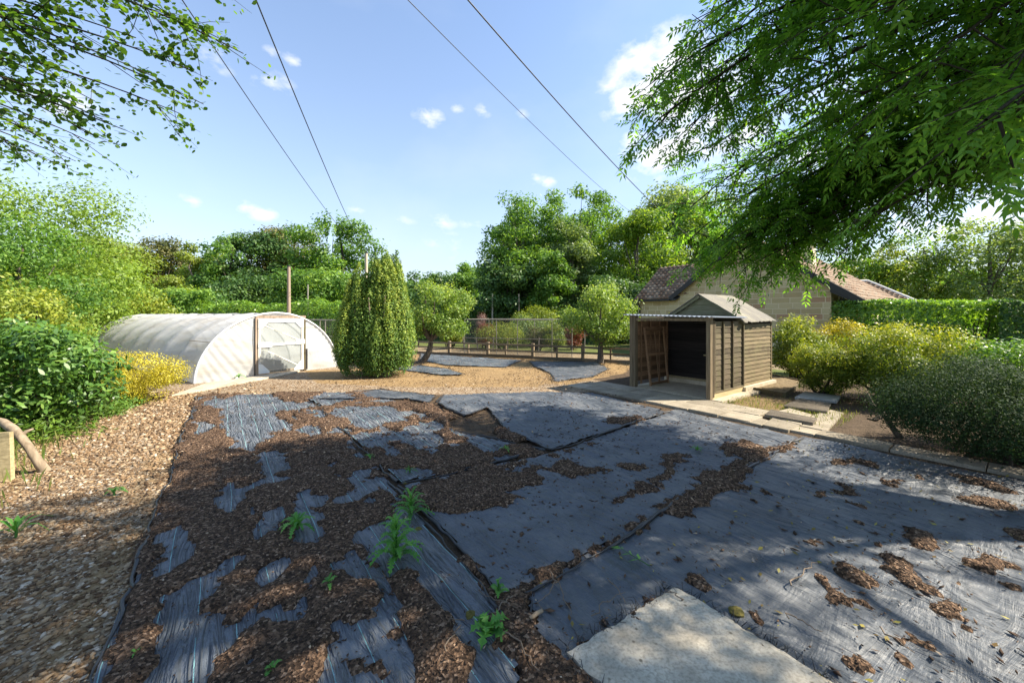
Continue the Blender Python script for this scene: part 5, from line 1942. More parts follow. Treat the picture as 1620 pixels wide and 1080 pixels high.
# far wood closing the view all round
mass('far_woodland', 'distant wood closing the view all round the garden', 'woodland', [(-130, 20, 0), (-95, 62, 0), (-40, 78, 0), (20, 80, 0), (75, 60, 0), (105, 20, 0)], 10, [13, 12, 9, 10, 9, 8], 70000, .85, 'leaf_mid', 200, kind='stuff', bumps=.5)
mass('undergrowth', 'rough dark undergrowth filling the wood edge behind the cage', 'undergrowth', [(-34, 34, 0), (-14, 36, 0), (0, 33, 0), (9, 29.5, 0), (13, 30, 0)], 3.5, [3.5, 3.6, 3.8, 4.2, 4.0], 26000, .30, 'leaf_dark', 201, kind='stuff', bumps=.7)

# hedges
hl0, hl1 = at(300, 500, 27) * [1, 1, 0], at(555, 500, 22.5) * [1, 1, 0]
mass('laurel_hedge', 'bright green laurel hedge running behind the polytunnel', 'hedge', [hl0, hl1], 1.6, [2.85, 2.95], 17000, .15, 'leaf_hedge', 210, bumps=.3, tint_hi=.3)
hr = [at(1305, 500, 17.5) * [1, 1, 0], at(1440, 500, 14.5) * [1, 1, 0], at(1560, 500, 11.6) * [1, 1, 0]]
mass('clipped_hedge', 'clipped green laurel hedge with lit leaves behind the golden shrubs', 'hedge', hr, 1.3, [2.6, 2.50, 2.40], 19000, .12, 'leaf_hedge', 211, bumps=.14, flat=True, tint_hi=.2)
hr2 = [at(1572, 500, 11.8) * [1, 1, 0], at(1760, 500, 10.5) * [1, 1, 0]]
mass('dark_hedge', 'dark shaded clipped hedge beyond the end of the lit laurel hedge', 'hedge', hr2, 1.2, [2.45, 2.4], 11000, .10, 'leaf_dark', 212, bumps=.12, flat=True)  # turned face of the hedge, its shade put into darker leaves


def shrub(name, label, cat, base, W, D, Ht, nlf, ls, mat, seed, ncl=26, clr=.26, aspect=.55, shell=.55, up=.5, stems=7, lowcut=.05, group=None, light=0.0, bark='bark_dark', curl=.18, spiky=0.0, broad=False):
    rng = np.random.default_rng(seed)
    base = np.asarray(base, float)
    root = thing(name, base, label, cat, group)
    cen, rad = [], []
    while len(cen) < ncl:
        d = rng.uniform(-1, 1, 3)
        q = np.linalg.norm(d * [1, 1, .95])
        if q > 1 or (q < .55 and rng.random() < .75):
            continue
        r = clr * (W + D) / 2 * rng.uniform(.6, 1.1)
        c = base + np.array([d[0] * (W / 2 - r * .55), d[1] * (D / 2 - r * .55), Ht * lowcut + r * .5 + (d[2] + 1) / 2 * max(Ht * (1 - lowcut) - r * 1.15, .05)])
        cen.append(c)
        rad.append([r, r, r * rng.uniform(.6, .85)])
    cen, rad = np.array(cen), np.array(rad)
    c, nr, i = clump_leaves(rng, cen, rad, nlf, shell, up)
    if spiky:
        k = rng.random(len(c)) < .25
        c[k] += unit(c[k] - (base + (0, 0, Ht * .3))) * (rng.random(k.sum())[:, None] * spiky)
    k = c[:, 2] > base[2] + .03
    c, nr, i = c[k], nr[k], i[k]
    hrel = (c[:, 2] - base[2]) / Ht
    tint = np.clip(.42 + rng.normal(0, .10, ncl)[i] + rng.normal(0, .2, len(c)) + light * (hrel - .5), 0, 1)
    leaf_mesh('foliage', c, nr, ls * rng.uniform(.6, 1.3, len(c)), rng, tint, aspect, None, mat, root, curl, broad)
    L = []
    for j in rng.permutation(ncl)[:stems]:
        p = base + np.array([rng.normal(0, W * .06), rng.normal(0, D * .06), -.05])
        q = cen[j]
        m = (p + q) / 2 + rng.normal(0, .07, 3)
        kk = np.linspace(0, 1, 6)[:, None]
        L.append(tube_np(p * (1 - kk) ** 2 + 2 * m * kk * (1 - kk) + q * kk ** 2, (.03 + .012 * W / 2) * (1 - .75 * kk[:, 0]), 6))
    v, f = join_np(L)
    link('stems', mesh_np('stems', v - origin(root), f, smooth=True), MATS[bark], root)
    return root


def gbase(px_, Y, z=None):
    X = (px_ - CX) / F * Y
    s, t_ = st(np.array([X, Y, 0]))
    return np.array([X, Y, float(gz(np.array(s), np.array(t_))) if z is None else z])


# left bank shrubs
shrub('viburnum_bush', 'large dark green viburnum bush with long leaves above the timber board', 'bush', gbase(48, 6.6, -.25), 2.5, 2.2, 2.45, 12500, .105, 'leaf_laurel', 301, 34, .24, .42, light=.45, broad=True)
shrub('pale_bush', 'pale yellow-green bush behind the viburnum on the bank', 'bush', gbase(15, 9.6), 3.6, 2.6, 3.3, 12000, .10, 'leaf_yellowgreen', 302, 34, .22, .5)
shrub('green_bush', 'mid green leafy bush between the viburnum and the polytunnel', 'bush', gbase(20, 14.0), 3.2, 2.6, 3.4, 9000, .12, 'leaf_mid', 303, 30, .24)
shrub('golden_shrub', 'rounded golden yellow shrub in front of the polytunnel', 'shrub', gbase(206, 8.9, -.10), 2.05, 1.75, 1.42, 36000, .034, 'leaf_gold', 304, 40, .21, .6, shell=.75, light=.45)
shrub('low_green_shrub', 'low dark green growth under the golden shrub', 'shrub', gbase(165, 8.3, -.35), 1.3, 1.1, .75, 4000, .06, 'leaf_mid', 305, 16, .28)
shrub('fern_bank', 'light green ferny growth at the foot of the viburnum', 'ferns', gbase(62, 6.5, -.45), 1.9, 1.3, 1.0, 5200, .10, 'leaf_fern', 306, 22, .24, .32, up=.9, spiky=.15)
shrub('red_brown_bush', 'small reddish brown bush behind the fern growth', 'bush', gbase(128, 8.0, -.5), 1.3, 1.0, 1.05, 3200, .06, 'leaf_red', 307, 14, .28)
shrub('bank_greenery', 'tangle of light green weeds between ferns and golden shrub', 'weeds', gbase(150, 7.7, -.30), 1.0, .9, .62, 2200, .07, 'leaf_fern', 308, 14, .28, .3, up=.9, spiky=.2)

# right side shrubs
shrub('grey_green_shrub', 'big dark grey-green cotoneaster-like shrub overhanging the paving edge', 'shrub', gbase(1585, 5.45), 3.2, 2.5, 1.50, 80000, .034, 'leaf_greygreen', 320, 80, .15, .45, shell=.6, light=.3, spiky=.10, stems=10, lowcut=0.0)
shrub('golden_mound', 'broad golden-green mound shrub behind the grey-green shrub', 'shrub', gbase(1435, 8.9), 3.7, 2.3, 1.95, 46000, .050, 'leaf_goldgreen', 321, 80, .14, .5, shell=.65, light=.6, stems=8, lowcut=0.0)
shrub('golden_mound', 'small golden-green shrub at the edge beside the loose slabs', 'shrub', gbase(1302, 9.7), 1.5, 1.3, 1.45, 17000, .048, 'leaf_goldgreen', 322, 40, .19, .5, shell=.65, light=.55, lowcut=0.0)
shrub('yellow_shrub', 'bright yellow shrub top between the leafy shrub and the laurel hedge', 'shrub', gbase(1322, 13.2), 1.6, 1.4, 2.32, 8000, .075, 'leaf_gold', 323, 24, .24, .5)
shrub('leafy_shrub', 'bright green leafy shrub beside the back corner of the shed', 'shrub', gbase(1262, 12.6), 1.75, 1.5, 2.15, 9000, .085, 'leaf_yellowgreen', 324, 28, .22, .5, light=.2, spiky=.2)
shrub('green_shrub', 'light green shrub on the far right behind the grey-green one', 'shrub', gbase(1590, 8.0), 2.2, 1.6, 1.70, 8000, .07, 'leaf_hedge', 325, 24, .24, .5)
shrub('yellow_climber', 'yellow-green bush showing over the shed gable shoulder', 'bush', gbase(1078, 16.0), 1.5, 1.2, 2.45, 4500, .09, 'leaf_yellowgreen', 326, 20, .25, .5)

# shrubs inside the cage and beyond
for i, (x, Y, w, h, m, lab, ls) in enumerate(((712, 23.5, 1.6, 1.55, 'leaf_yellowgreen', 'yellow-green bush behind the netting near the leaning apple', .09), (790, 22.8, 3.2, 1.75, 'leaf_yellowgreen', 'broad yellow-green bush inside the fruit cage', .09),
                                              (852, 22.2, 1.8, 1.65, 'leaf_brown', 'dull olive bush inside the fruit cage', .08), (878, 21.8, 1.6, 1.7, 'leaf_goldgreen', 'golden bush inside the cage next to the upright apple', .08),
                                              (768, 24.3, 1.5, 1.75, 'leaf_red', 'reddish bush at the back of the fruit cage', .08), (846, 27.0, 3.4, 3.0, 'leaf_yellowgreen', 'yellow-green young tree beyond the cage', .13),
                                              (838, 25.5, 5.2, 2.15, 'leaf_willow', 'pale green wide bush behind the cage roof', .11), (905, 23.0, 1.5, 1.6, 'leaf_red', 'reddish bush half hidden by the upright apple', .08),
                                              (655, 25.5, 3.2, 2.6, 'leaf_mid', 'green bush behind the leaning apple tree', .12))):
    shrub('cage_bush', lab, 'bush', gbase(x, Y, 0), w, w * .8, h, int(3000 + 900 * w), ls, m, 340 + i, 20, .25, .5)
shrub('purple_bush', 'purple-brown upright bush between two thin poles', 'bush', gbase(769, 26.0, 0), 1.7, 1.2, 2.5, 3800, .10, 'leaf_purple', 352, 14, .22, .25, up=1.0, spiky=.3)

# yew of upright plumes
rng = np.random.default_rng(400)
yb = gp(597, 593)
yew = thing('columnar_yew', yb, 'tall golden-green columnar yew of upright plumes beside the polytunnel', 'yew')
C, N_, T_i, SZ = [], [], [], []
LOBES = ((.38, .0, .98, .95, 4.15, 125), (-.62, -.22, .74, .74, 3.5, 95), (.95, -.2, .45, .5, 3.0, 40))
LOBES = [l for l in LOBES for _ in range(l[5])]
for (lx, ly, lrx, lry, lz, _n) in LOBES:
    a = rng.uniform(0, 2 * math.pi)
    r = math.sqrt(rng.random())
    x, y = lx + r * math.cos(a) * lrx, ly + r * math.sin(a) * lry
    topz = lz * (1 - .30 * r ** 2.2) + rng.normal(0, .13)
    botz = max(.06, .10 + .9 * (1 - r) + rng.normal(0, .10)) if r > .5 else .8
    if r > .72:
        topz *= rng.uniform(.55, 1.0)
    n = int(470 * (topz - botz) / 2.2)
    h = rng.random(n) ** .9
    rad = (.17 * np.sin(np.pi * np.clip(h * .82 + .16, 0, 1)) ** .7 + .02)
    lean = 1 - .24 * h ** 2.5 - .22 * (1 - h) ** 2.2
    th = rng.uniform(0, 2 * math.pi, n)
    q = rng.uniform(.65, 1.08, n)
    c = np.stack([yb[0] + x * lean + rad * q * np.cos(th), yb[1] + y * lean + rad * q * np.sin(th), botz + h * (topz - botz)], -1)
    C.append(c)
    N_.append(np.stack([np.cos(th), np.sin(th), .35 + 0 * th], -1) + rng.normal(0, .4, (n, 3)))
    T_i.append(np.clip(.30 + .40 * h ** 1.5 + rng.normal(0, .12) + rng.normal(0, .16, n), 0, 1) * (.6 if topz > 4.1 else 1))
    SZ.append(rng.uniform(.04, .085, n))
leaf_mesh('foliage', np.concatenate(C), np.concatenate(N_), np.concatenate(SZ), rng, np.concatenate(T_i), .5, (0, 0, .6), 'leaf_yew', yew, .08)
L = []
for k in range(12):
    a = k / 12 * 6.28
    p = yb + np.array([.22 * math.cos(a), .18 * math.sin(a), -.05])
    q = yb + np.array([1.0 * math.cos(a), .8 * math.sin(a), 2.2 + .5 * rng.random()])
    L.append(tube_np(np.array([p, p * .55 + q * .45 + (0, 0, -.15), q]), [.07, .05, .02], 6))
v, f = join_np(L)
link('stems', mesh_np('stems', v - origin(yew), f, smooth=True), MATS['bark_tan'], yew)


def apple(base, lean, top, W, Ht, label, seed, nlf=13000):
    rng = np.random.default_rng(seed)
    root = thing('apple_tree', base, label, 'apple tree', 'apple trees by the fence')
    cen, rad = [], []
    cc_ = base + np.array([lean, 0, 0])
    while len(cen) < 34:
        d = rng.uniform(-1, 1, 3)
        q = np.linalg.norm(d)
        if q > 1 or q < .5 and rng.random() < .7:
            continue
        r = W * .17 * rng.uniform(.7, 1.2)
        cen.append(cc_ + np.array([d[0] * (W / 2 - r * .4), d[1] * (W / 2 - r * .4), .95 + (d[2] + 1) / 2 * (Ht - 1.1) * (1 - .12 * abs(d[0]))]))
        rad.append([r, r, r * .75])
    cen, rad = np.array(cen), np.array(rad)
    c, nr, i = clump_leaves(rng, cen, rad, nlf, .5, .4)
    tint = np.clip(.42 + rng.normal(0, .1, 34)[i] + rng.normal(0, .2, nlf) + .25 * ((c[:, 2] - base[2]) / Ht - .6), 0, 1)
    sh_ = rng.random(nlf) < .16
    c[sh_] += unit(c[sh_] - (cc_ + (0, 0, 1.6)) + (0, 0, .7)) * (rng.random(sh_.sum()) * .32)[:, None]
    leaf_mesh('crown', c, nr + rng.normal(0, .5, (nlf, 3)), .105 * rng.uniform(.6, 1.3, nlf), rng, tint, .52, (0, 0, .2), 'leaf_apple', root)
    k = np.linspace(0, 1, 8)[:, None]
    fork = base + np.array([lean * .5, 0, top])
    pts = base - (0, 0, .08) + (fork - base) * k + np.array([lean * .12, 0, 0]) * np.sin(k * 3.14)
    rr = .15 - .05 * k[:, 0]
    rr[0] = .21
    L = [tube_np(pts, rr, 10)]
    for j in rng.permutation(34)[:16]:
        q = cen[j]
        m = (fork + q) / 2 + rng.normal(0, .12, 3)
        kk = np.linspace(0, 1, 7)[:, None]
        L.append(tube_np(fork * (1 - kk) ** 2 + 2 * m * kk * (1 - kk) + q * kk ** 2, .075 * (1 - .85 * kk[:, 0]), 6))
    v, f = join_np(L)
    link('trunk', mesh_np('trunk', v - origin(root), f, smooth=True), MATS['bark_grey'], root)


apple(gp(664, 574), .95, .95, 2.75, 3.75, 'leaning apple tree with pale leaves growing beside the yew', 410)
apple(gp(950, 574), 0.0, .85, 3.25, 3.45, 'upright round-headed apple tree left of the shed', 411, 15000)

# ------------------------------------------------------------------ ash overhanging from the right
rng = np.random.default_rng(500)
TB = np.array([10.8, 3.6, 0.0])
ash = thing('ash_tree', TB, 'large ash with drooping feathery branches overhanging the bed and shed', 'ash tree')
trunk = np.array([TB + (0, 0, -.1), TB + (-.1, 0, 2), TB + (-.3, .1, 4), TB + (-.7, .2, 6.5), TB + (-1.0, .2, 9.5), TB + (-1.1, .2, 12.0)])
wood = [tube_np(trunk, [.48, .38, .33, .27, .18, .06], 12)]
TIPS = [(1040, 190, 5.6), (1060, 115, 5.2), (1130, 40, 4.8), (1120, 235, 6.2), (1160, 320, 7.0), (1150, 285, 7.4), (1112, 405, 7.9), (1180, 410, 7.3), (1250, 375, 6.6), (1320, 380, 6.1), (1400, 330, 5.6), (1230, 150, 4.8),
        (1300, 60, 4.3), (1400, 20, 3.8), (1215, 255, 5.8), (1330, 240, 5.2), (1480, 210, 4.2), (1450, 120, 3.8), (1585, 110, 3.3), (1200, -100, 4.2), (1350, -150, 4.0), (1150, -50, 5.4),
        (1170, 120, 5.6), (1250, 20, 5.0), (1090, 330, 7.6), (1210, 350, 7.6), (1290, 330, 7.0), (1360, 150, 4.6), (1560, 190, 2.6), (1240, 300, 6.6), (1130, 380, 8.4), (1440, 250, 5.2), (1340, 330, 6.4),
        (1128, 385, 7.6), (1165, 400, 7.4), (1222, 388, 7.0), (1275, 380, 6.8), (1095, 375, 8.2), (1195, 372, 7.2), (1265, 345, 6.8), (1150, 372, 7.8), (1090, 200, 6.0), (1075, 155, 5.8), (1110, 85, 5.4), (1140, 412, 7.4), (1195, 418, 7.0), (1235, 405, 6.9), (1165, 385, 7.1)]
tips = [at(*q) for q in TIPS]
for k in range(56):           # rest of the crown: unseen limbs added to shade the ground
    x_ = rng.uniform(.5, 12.5)
    tips.append(np.array([x_, rng.uniform(-5.0, 2.6 + .42 * x_), rng.uniform(5.2, 11.5)]))
LP, LD, LS, LT = [], [], [], []
tw = []
for ti, q in enumerate(tips):
    inview = ti < len(TIPS)
    h0 = float(np.clip(q[2] * .85 + 2.2, 3.6, 11))
    p = np.array([np.interp(h0, trunk[:, 2], trunk[:, i]) for i in range(3)])
    D = np.linalg.norm(q - p)
    m1 = p + (q - p) * .33 + np.array([0, 0, D * .17]) + rng.normal(0, .05 * D, 3)
    m2 = p + (q - p) * .72 + np.array([0, 0, D * .13]) + rng.normal(0, .04 * D, 3)
    kk = np.linspace(0, 1, 22)[:, None]
    cur = p * (1 - kk) ** 3 + 3 * m1 * kk * (1 - kk) ** 2 + 3 * m2 * kk ** 2 * (1 - kk) + q * kk ** 3
    cur[1:-1] += np.cumsum(rng.normal(0, .03, (20, 3)), 0) * np.sin(np.linspace(0, 3.14, 20))[:, None]
    r0 = .014 + .0068 * D
    wood.append(tube_np(cur, r0 * (1 - .9 * kk[:, 0]) + .004, 7))
    nt_ = int(D * (4.3 if inview else 2.5))
    for j in range(nt_):
        e = .28 + .72 * (j + rng.random()) / nt_
        i = min(int(e * 21), 20)
        a = cur[i] + (cur[i + 1] - cur[i]) * (e * 21 - i)
        tg = unit(cur[i + 1] - cur[i])
        d = unit(tg * .75 + rng.normal(0, .66, 3) * [1, 1, .55] + np.array([0, 0, .02]))
        Lt = rng.uniform(.55, 1.35) * (1.15 - .35 * e)
        k5 = np.linspace(0, 1, 6)[:, None]
        b = a + d * Lt
        mid_p = (a + b) / 2 + rng.normal(0, .06, 3)
        tcur = a * (1 - k5) ** 2 + 2 * mid_p * k5 * (1 - k5) + (b + np.array([0, 0, -.10 * Lt])) * k5 ** 2
        tw.append(tube_np(tcur, .010 * (1 - .75 * k5[:, 0]) + .002, 4))
        nl = rng.integers(8, 14) if inview else rng.integers(6, 10)
        for x in range(nl):
            f_ = .15 + .85 * (x + rng.random() * .6) / nl
            ii_ = min(int(f_ * 5), 4)
            pp = tcur[ii_] + (tcur[ii_ + 1] - tcur[ii_]) * (f_ * 5 - ii_)
            dd = unit(unit(tcur[ii_ + 1] - tcur[ii_]) * .55 + rng.normal(0, .6, 3) * [1, 1, .6] + np.array([0, 0, -.06]))
            LP.append(pp)
            LD.append(dd)
            LS.append(rng.uniform(.19, .31) * (1.0 if inview else 1.6))
            LT.append(rng.normal(0, .12))
LP, LD, LS, LT = np.array(LP), np.array(LD), np.array(LS), np.array(LT)


def pinnate(P0, D0, Ln, T0, rng, pairs=4, wl=.36, ww=.36, droop=.26):
    """compound leaves: leaflets in pairs along a drooping stalk, one at the end"""
    n = len(P0)
    upv = unit(np.array([0, 0, 1.0]) + rng.normal(0, .35, (n, 3)))
    side = unit(np.cross(D0, upv))
    nrm = np.cross(side, D0)
    V_, Ti = [], []
    spec = [(.25 + .62 * i / max(pairs - 1, 1), s_) for i in range(pairs) for s_ in (-1, 1)] + [(.95, 0)]
    for (f_, s_) in spec:
        base = P0 + D0 * (Ln * f_)[:, None] - np.array([0, 0, 1.0]) * (Ln * droop * f_ ** 2)[:, None]
        d = unit(D0 * (.62 if s_ else 1.0) + side * s_ * .85 - np.array([0, 0, 1.0]) * .28 + rng.normal(0, .12, (n, 3)))
        l_ = (Ln * wl * rng.uniform(.8, 1.15, n))[:, None]
        w = unit(np.cross(d, nrm + rng.normal(0, .25, (n, 3)))) * l_ * ww * .5
        V_.append(np.stack([base, base + d * l_ * .45 + w, base + d * l_ - np.array([0, 0, .12]) * l_, base + d * l_ * .45 - w], 1))
        Ti.append(np.clip(.42 + T0 + rng.normal(0, .16, n), 0, 1))
    V_ = np.concatenate(V_).reshape(-1, 3)
    Ti = np.repeat(np.concatenate(Ti), 4)
    return V_, np.arange(len(V_)).reshape(-1, 4), Ti


v, f, tn = pinnate(LP, LD, LS, LT, rng)
print('ash leaves', len(LP), 'faces', len(f))
link('crown', mesh_np('crown', v - origin(ash), f, tn), MATS['leaf_ash'], ash)
v, f = join_np(wood)
link('trunk', mesh_np('trunk', v - origin(ash), f, smooth=True), MATS['bark_dark'], ash)
v, f = join_np(tw)
link('twigs', mesh_np('twigs', v - origin(ash), f), MATS['bark_dark'], ash)

# ------------------------------------------------------------------ round-leaved tree overhanging from the left
rng = np.random.default_rng(520)
HB = np.array([-10.5, 3.2, -1.2])
hz_ = thing('hazel_tree', HB, 'round-leaved hazel with thin drooping branches overhanging the bank', 'hazel tree')
trunk = np.array([HB, HB + (.1, 0, 2.5), HB + (.3, .1, 5), HB + (.5, .2, 8), HB + (.6, .2, 10.5)])
wood = [tube_np(trunk, [.28, .22, .18, .12, .04], 10)]
TIPS2 = [(385, 85, 5.2), (345, 60, 5.6), (322, 165, 5.4), (285, 180, 5.7), (300, 110, 5.0), (195, 205, 5.2), (150, 160, 5.6), (240, 120, 4.8), (215, 60, 4.8), (150, 228, 6.0), (120, 255, 6.3), (60, 215, 6.0), (85, 165, 5.2), (30, 110, 5.0),
         (120, 90, 4.6), (60, 40, 4.6), (280, 30, 5.0), (400, -10, 5.4), (340, -40, 5.0), (180, 0, 4.6), (20, 250, 6.4), (100, 238, 5.8), (48, 245, 5.8), (140, 212, 5.5), (178, 198, 5.3), (15, 228, 5.6), (75, 255, 6.2), (110, -40, 4.5), (250, -60, 4.8), (20, 180, 5.4)]
LPh, LNh = [], []
tw = []
for q_ in TIPS2:
    q = at(*q_)
    h0 = float(np.clip(q[2] * .75 + 1.6, 2.5, 9))
    p = np.array([np.interp(h0, trunk[:, 2], trunk[:, i]) for i in range(3)])
    D = np.linalg.norm(q - p)
    m = p + (q - p) * .55 + np.array([0, 0, D * .16]) + rng.normal(0, .04 * D, 3)
    kk = np.linspace(0, 1, 18)[:, None]
    cur = p * (1 - kk) ** 2 + 2 * m * kk * (1 - kk) + q * kk ** 2
    wood.append(tube_np(cur, .028 * (1 - .88 * kk[:, 0]) + .002, 6))
    for j in range(int(D * 3.6)):
        e = .22 + .78 * rng.random()
        i = min(int(e * 17), 16)
        a = cur[i]
        d = unit(unit(cur[i + 1] - cur[i]) * .9 + rng.normal(0, .45, 3) + np.array([0, 0, -.15]))
        Lt = rng.uniform(.3, .85)
        b = a + d * Lt
        tw.append(tube_np(np.array([a, (a + b) / 2 + rng.normal(0, .03, 3), b]), [.006, .004, .0015], 4))
        for x in range(rng.integers(15, 26)):
            f_ = rng.random()
            LPh.append(a + d * Lt * f_ + rng.normal(0, .055, 3))
            LNh.append(rng.normal(0, .7, 3) + np.array([0, 0, .8]))
LPh, LNh = np.array(LPh), np.array(LNh)
leaf_mesh('crown', LPh, LNh, .070 * rng.uniform(.55, 1.3, len(LPh)), rng, np.clip(rng.normal(.42, .22, len(LPh)), 0, 1), .82, (0, 0, -.3), 'leaf_hazel', hz_, .18, True)
v, f = join_np(wood)
link('trunk', mesh_np('trunk', v - origin(hz_), f, smooth=True), MATS['bark_dark'], hz_)
v, f = join_np(tw)
link('twigs', mesh_np('twigs', v - origin(hz_), f), MATS['bark_dark'], hz_)

# ------------------------------------------------------------------ left foreground: timber board and leaning trunk
bb = gp(8, 762)
o = thing('timber_board', bb, 'sunlit weathered timber board standing upright on the bank edge', 'board')
for dx, w, h in ((-.42, .26, .70), (-.155, .15, .62)):
    MB().box(bb + np.array([dx, .06 * (dx + .3), -.05]), np.array([w, .05, 0]), np.array([-.012, .05, 0]), np.array([-.06, .03, h])).build('plank', MATS['wood_board'], o)
lb = gp(70, 742)
o = thing('leaning_trunk', lb, 'crooked bare trunk leaning across the bank beside the timber board', 'trunk')
pts = [lb + (.04, 0, -.06), at(60, 730, 4.95), at(45, 706, 4.95), at(32, 690, 5.0), at(20, 678, 5.05), at(5, 668, 5.15), at(-25, 660, 5.3)]
MB().tube(pts, [.062, .048, .044, .047, .052, .048, .04], 10).build('stem', MATS['bark_tan'], o, True)
MB().tube([pts[3], pts[3] + (.02, .05, .05), pts[3] + (.05, .1, .07)], [.03, .022, .012], 6).build('branch_stub', MATS['bark_tan'], o, True)
# crooked trunk under the right shrub
rb = gp(1418, 692)
o = thing('crooked_stem', rb, 'gnarled grey stem bending out under the grey-green shrub', 'stem')
MB().tube([rb + (.1, 0, -.05), at(1412, 676, 6.35), at(1398, 655, 6.4), at(1380, 640, 6.45), at(1372, 622, 6.5)], [.055, .042, .036, .03, .02], 8).build('stem', MATS['bark_grey'], o, True)
MB().tube([at(1398, 655, 6.4), at(1384, 664, 6.3), at(1372, 662, 6.3)], [.04, .03, .012], 6).build('branch', MATS['bark_grey'], o, True)


# ------------------------------------------------------------------ weeds
def jag_leaf(parent, base, d, L, W, droop, rng, mat='leaf_weed', lobes=6, rise=.35):
    """a toothed leaf with a fold along its rib"""
    d = unit(np.array([d[0], d[1], 0.0]))
    sd_ = np.array([-d[1], d[0], 0])
    rows = lobes * 2 + 1
    vs, fs = [], []
    for i in range(rows + 1):
        k = i / rows
        c = base + d * (L * k) + np.array([0, 0, L * (rise * 2.0 * k - (rise * 1.2 + droop) * k * k)])
        w = W * math.sin(math.pi * min(k * .9 + .1, 1)) ** .7 * (1.15 if i % 2 else .32) * rng.uniform(.8, 1.2)
        vs += [c + sd_ * w + (0, 0, .25 * w) + d * (L * .04 if i % 2 else 0), c, c - sd_ * w + (0, 0, .25 * w) + d * (L * .04 if i % 2 else 0)]
    for i in range(rows):
        p = i * 3
        fs += [(p, p + 1, p + 4, p + 3), (p + 1, p + 2, p + 5, p + 4)]
    me = mesh_np('leaf', np.array(vs) - origin(parent), np.array(fs), np.clip(rng.normal(.45, .15) + np.tile([.12, -.15, .12], rows + 1), 0, 1))
    return link('leaf', me, MATS[mat], parent)


def weed(pxy, label, stem_h, nl, L, seed, name='thistle', cat='weed', wid=.13, rise=.5, droop=.5, lobes=9):
    rng = np.random.default_rng(seed)
    b = gp(*pxy)
    s, t_ = st(b)
    b[2] = float(fab_h(np.array(s), np.array(t_))) + .012
    root = thing(name, b, label, cat)
    if stem_h > .02:
        MB().tube([b - (0, 0, .03), b + (.005, 0, stem_h * .5), b + (0, .01, stem_h)], [.011, .009, .005], 6).build('stem', MATS['leaf_weed'], root, True)
    for i in range(nl):
        a = i * 2.4 + rng.normal(0, .25)
        k = i / max(nl - 1, 1)
        jag_leaf(root, b + np.array([0, 0, stem_h * k ** 1.2]), (math.cos(a), math.sin(a)), L * (1 - .62 * k) * rng.uniform(.8, 1.15), L * wid * (1 - .5 * k), droop * (1 - .6 * k), rng, lobes=lobes, rise=rise + .5 * k)


weed((626, 893), 'tall spiny green thistle growing through the torn membrane', .30, 34, .25, 601)
weed((650, 822), 'medium spiny green thistle behind the tall one', .20, 26, .22, 602)
weed((470, 843), 'low spreading thistle rosette in the dark mulch', .05, 20, .21, 603)
weed((772, 1012), 'leafy pale green sow thistle at the membrane corner', .03, 10, .17, 604, 'sow_thistle', wid=.32, droop=.6, lobes=4)
weed((788, 947), 'small upright weed in the membrane seam', .09, 9, .085, 605, 'seedling_weed', wid=.28)
weed((430, 1072), 'tiny bright green seedling in the mulch near the lined membrane', .03, 7, .07, 606, 'seedling_weed', wid=.25)
weed((648, 752), 'small green weed beside the membrane seam', .03, 8, .11, 607, 'seedling_weed')
weed((800, 720), 'little bright green weed by the folded membrane corner', .04, 9, .13, 608, 'seedling_weed')
weed((585, 730), 'small weed in the mulch beside the seam', .03, 8, .12, 609, 'seedling_weed')
weed((1103, 718), 'bright green grassy tuft on the plain membrane', .02, 12, .14, 610, 'grass_tuft', wid=.10, lobes=2)
weed((180, 784), 'little green weed on the gravel bank', .03, 9, .12, 611, 'seedling_weed', wid=.22)
weed((25, 852), 'strap-leaved green plant on the gravel bank', .06, 12, .28, 612, 'strap_plant', 'plant', wid=.07, rise=.7, droop=.5, lobes=1)
weed((378, 600), 'small weed growing between slabs before the polytunnel', .08, 10, .20, 613, 'seedling_weed', wid=.2)
weed((520, 935), 'sparse dry-green weed in the bark patch', .05, 7, .10, 614, 'seedling_weed', wid=.2)
weed((215, 1050), 'tiny weed near the edge of the lined membrane', .02, 6, .06, 615, 'seedling_weed')
# ash leaf fallen on the membrane
rng = np.random.default_rng(620)
b = gp(1022, 903)
b[2] = .06
fl_ = thing('fallen_ash_leaf', b, 'fresh green ash leaf lying on the slate membrane', 'leaf')
D0 = unit(np.array([[-.65, .70, .12]]))
v, f, tn = pinnate(b[None], D0, np.array([.24]), np.array([.45]), rng, 3, .40, .36, .0)
v[:, 2] = np.maximum(v[:, 2], fab_h(*st(v)) + .012)
for i in range(len(f)):
    link('leaflet', mesh_np('leaflet', v[f[i]] - origin(fl_), np.array([[0, 1, 2, 3]]), tn[f[i]]), MATS['leaf_weed'], fl_)
MB().tube([b - D0[0] * .03, b + D0[0] * .25 - (0, 0, .01)], [.004, .002], 5).build('stalk', MATS['leaf_weed'], fl_)

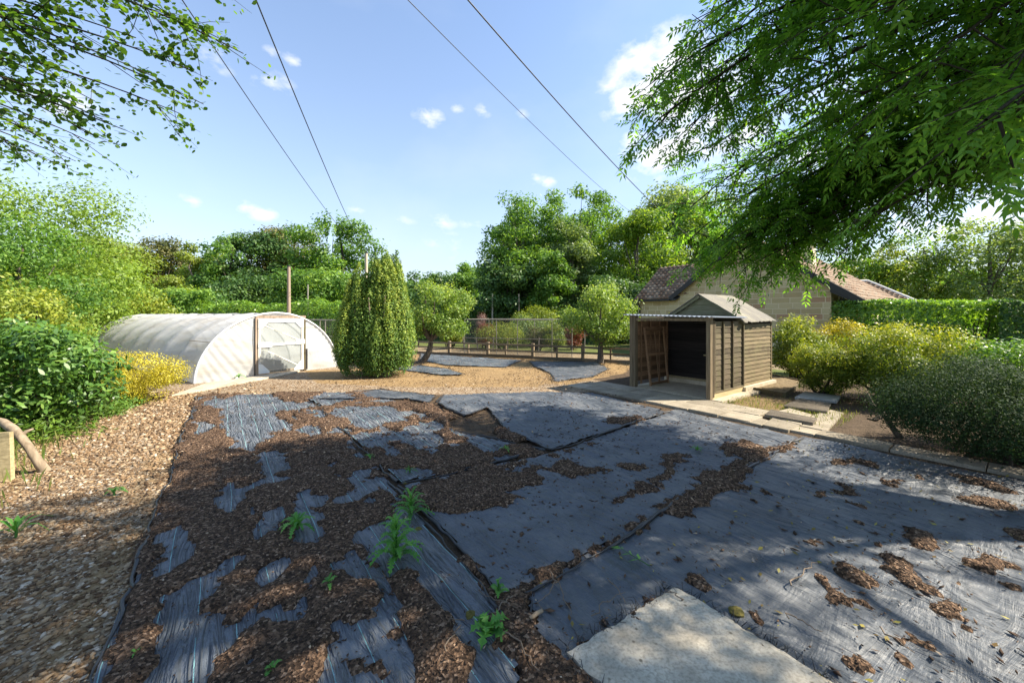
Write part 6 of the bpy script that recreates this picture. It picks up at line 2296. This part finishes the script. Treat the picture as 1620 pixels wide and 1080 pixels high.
# roots and sticks in the seams
rng = np.random.default_rng(630)
GR = 'pale roots and twigs lying in the membrane seams'
STK = [((838, 990), (760, 945)), ((870, 915), (905, 985)), ((800, 1010), (850, 1075)), ((880, 930), (850, 975)), ((940, 985), (985, 945)), ((965, 930), (990, 965)), ((810, 955), (780, 985)), ((740, 990), (690, 1000)),
       ((640, 830), (665, 812)), ((745, 778), (715, 790)), ((1085, 965), (1050, 945)), ((1240, 985), (1300, 1015)), ((1390, 1010), (1445, 1045)), ((700, 1060), (730, 1000)), ((1245, 935), (1290, 900))]
for a, b in STK:
    p, q = gp(*a), gp(*b)
    k = np.linspace(0, 1, 9)[:, None]
    pts = p + (q - p) * k + rng.normal(0, .012, (9, 3))
    s, t_ = st(pts)
    pts[:, 2] = fab_h(s, t_) + .024 + .025 * np.sin(k[:, 0] * 3.14) * rng.random()
    v, f = tube_np(pts, rng.uniform(.003, .007) * (1 - .5 * k[:, 0]), 5)
    o = link('root_twig', mesh_np('root_twig', v, f, smooth=True), MATS['root'])
    tag(o, 'thin pale brown root or twig lying in a membrane seam', 'twig', GR)
a, b = gp(838, 992), gp(858, 978)
o = MB().tube([a + (0, 0, .055), (a + b) / 2 + (0, 0, .06), b + (0, 0, .055)], [.012, .014, .012], 8).build('stick', MATS['bark_tan'], None, True)
tag(o, 'short thick pale stick lying near the slab corner', 'stick')
# moss cushions
for i, (x, y, r, lab) in enumerate(((662, 842, .035, 'brown-green moss cushion near the top of the lined membrane'), (745, 980, .04, 'olive moss cushion by the sow thistle'), (1165, 975, .05, 'moss cushion by the slab corner'), (640, 768, .03, 'small moss cushion in the seam'))):
    b = gp(x, y)
    th = np.linspace(0, 2 * math.pi, 13)[:-1]
    vs, fs = [], []
    for j in range(5):
        e = j / 4 * math.pi / 2
        for a_ in th:
            w = r * math.cos(e) * rng.uniform(.85, 1.15)
            vs.append(b + np.array([w * math.cos(a_), w * math.sin(a_) * .9, .03 + r * .6 * math.sin(e) * rng.uniform(.85, 1.1)]))
    for j in range(4):
        for k in range(12):
            fs.append((j * 12 + k, j * 12 + (k + 1) % 12, (j + 1) * 12 + (k + 1) % 12, (j + 1) * 12 + k))
    o = MB().add(vs, fs).build('moss_cushion', MATS['moss'], None)
    tag(o, lab, 'moss')
# leaf litter on the right sheet
n = 420
s, t_ = rng.uniform(1.7, 7.7, n), rng.uniform(-1.6, 2.0, n) + rng.normal(0, .3, n)
k = (.6 * s + .8 * t_ > 1.8)
s, t_ = s[k], t_[k]
c = s[:, None] * V + t_[:, None] * U
c[:, 2] = fab_h(s, t_) + .012
o = leaf_mesh('leaf_litter', c, rng.normal(0, .25, (len(s), 3)) + (0, 0, 1), .05 * rng.uniform(.35, 1.2, len(s)), rng, rng.random(len(s)), .5, None, 'leaf_litter')
tag(o, 'small fallen yellow and brown leaves scattered on the right membrane', 'leaf litter', kind='stuff')
# grass blades along edges
n = 3800
d = rng.random(n)
s = np.where(d < .4, rng.normal(9.6, .5, n), np.where(d < .75, rng.normal(-2.5, .35, n), rng.normal(13.2, .9, n)))
t_ = np.where(d < .4, rng.uniform(2.0, 4.2, n), np.where(d < .75, rng.uniform(6.0, 13.0, n), rng.uniform(1, 4, n)))
c = s[:, None] * V + t_[:, None] * U
hgt = rng.uniform(.05, .16, n) * np.where((d >= .4) & (d < .75), 1.5, .7)
c[:, 2] = gz(s, t_) + hgt * .45
nr = rng.normal(0, 1, (n, 3)) * [1, 1, .15]
o = leaf_mesh('grass_blades', c, nr, hgt, rng, rng.random(n), .10, (0, 0, 3.0), 'grass')
tag(o, 'sparse grass blades along the bank edge and beside the shed', 'grass', kind='stuff')
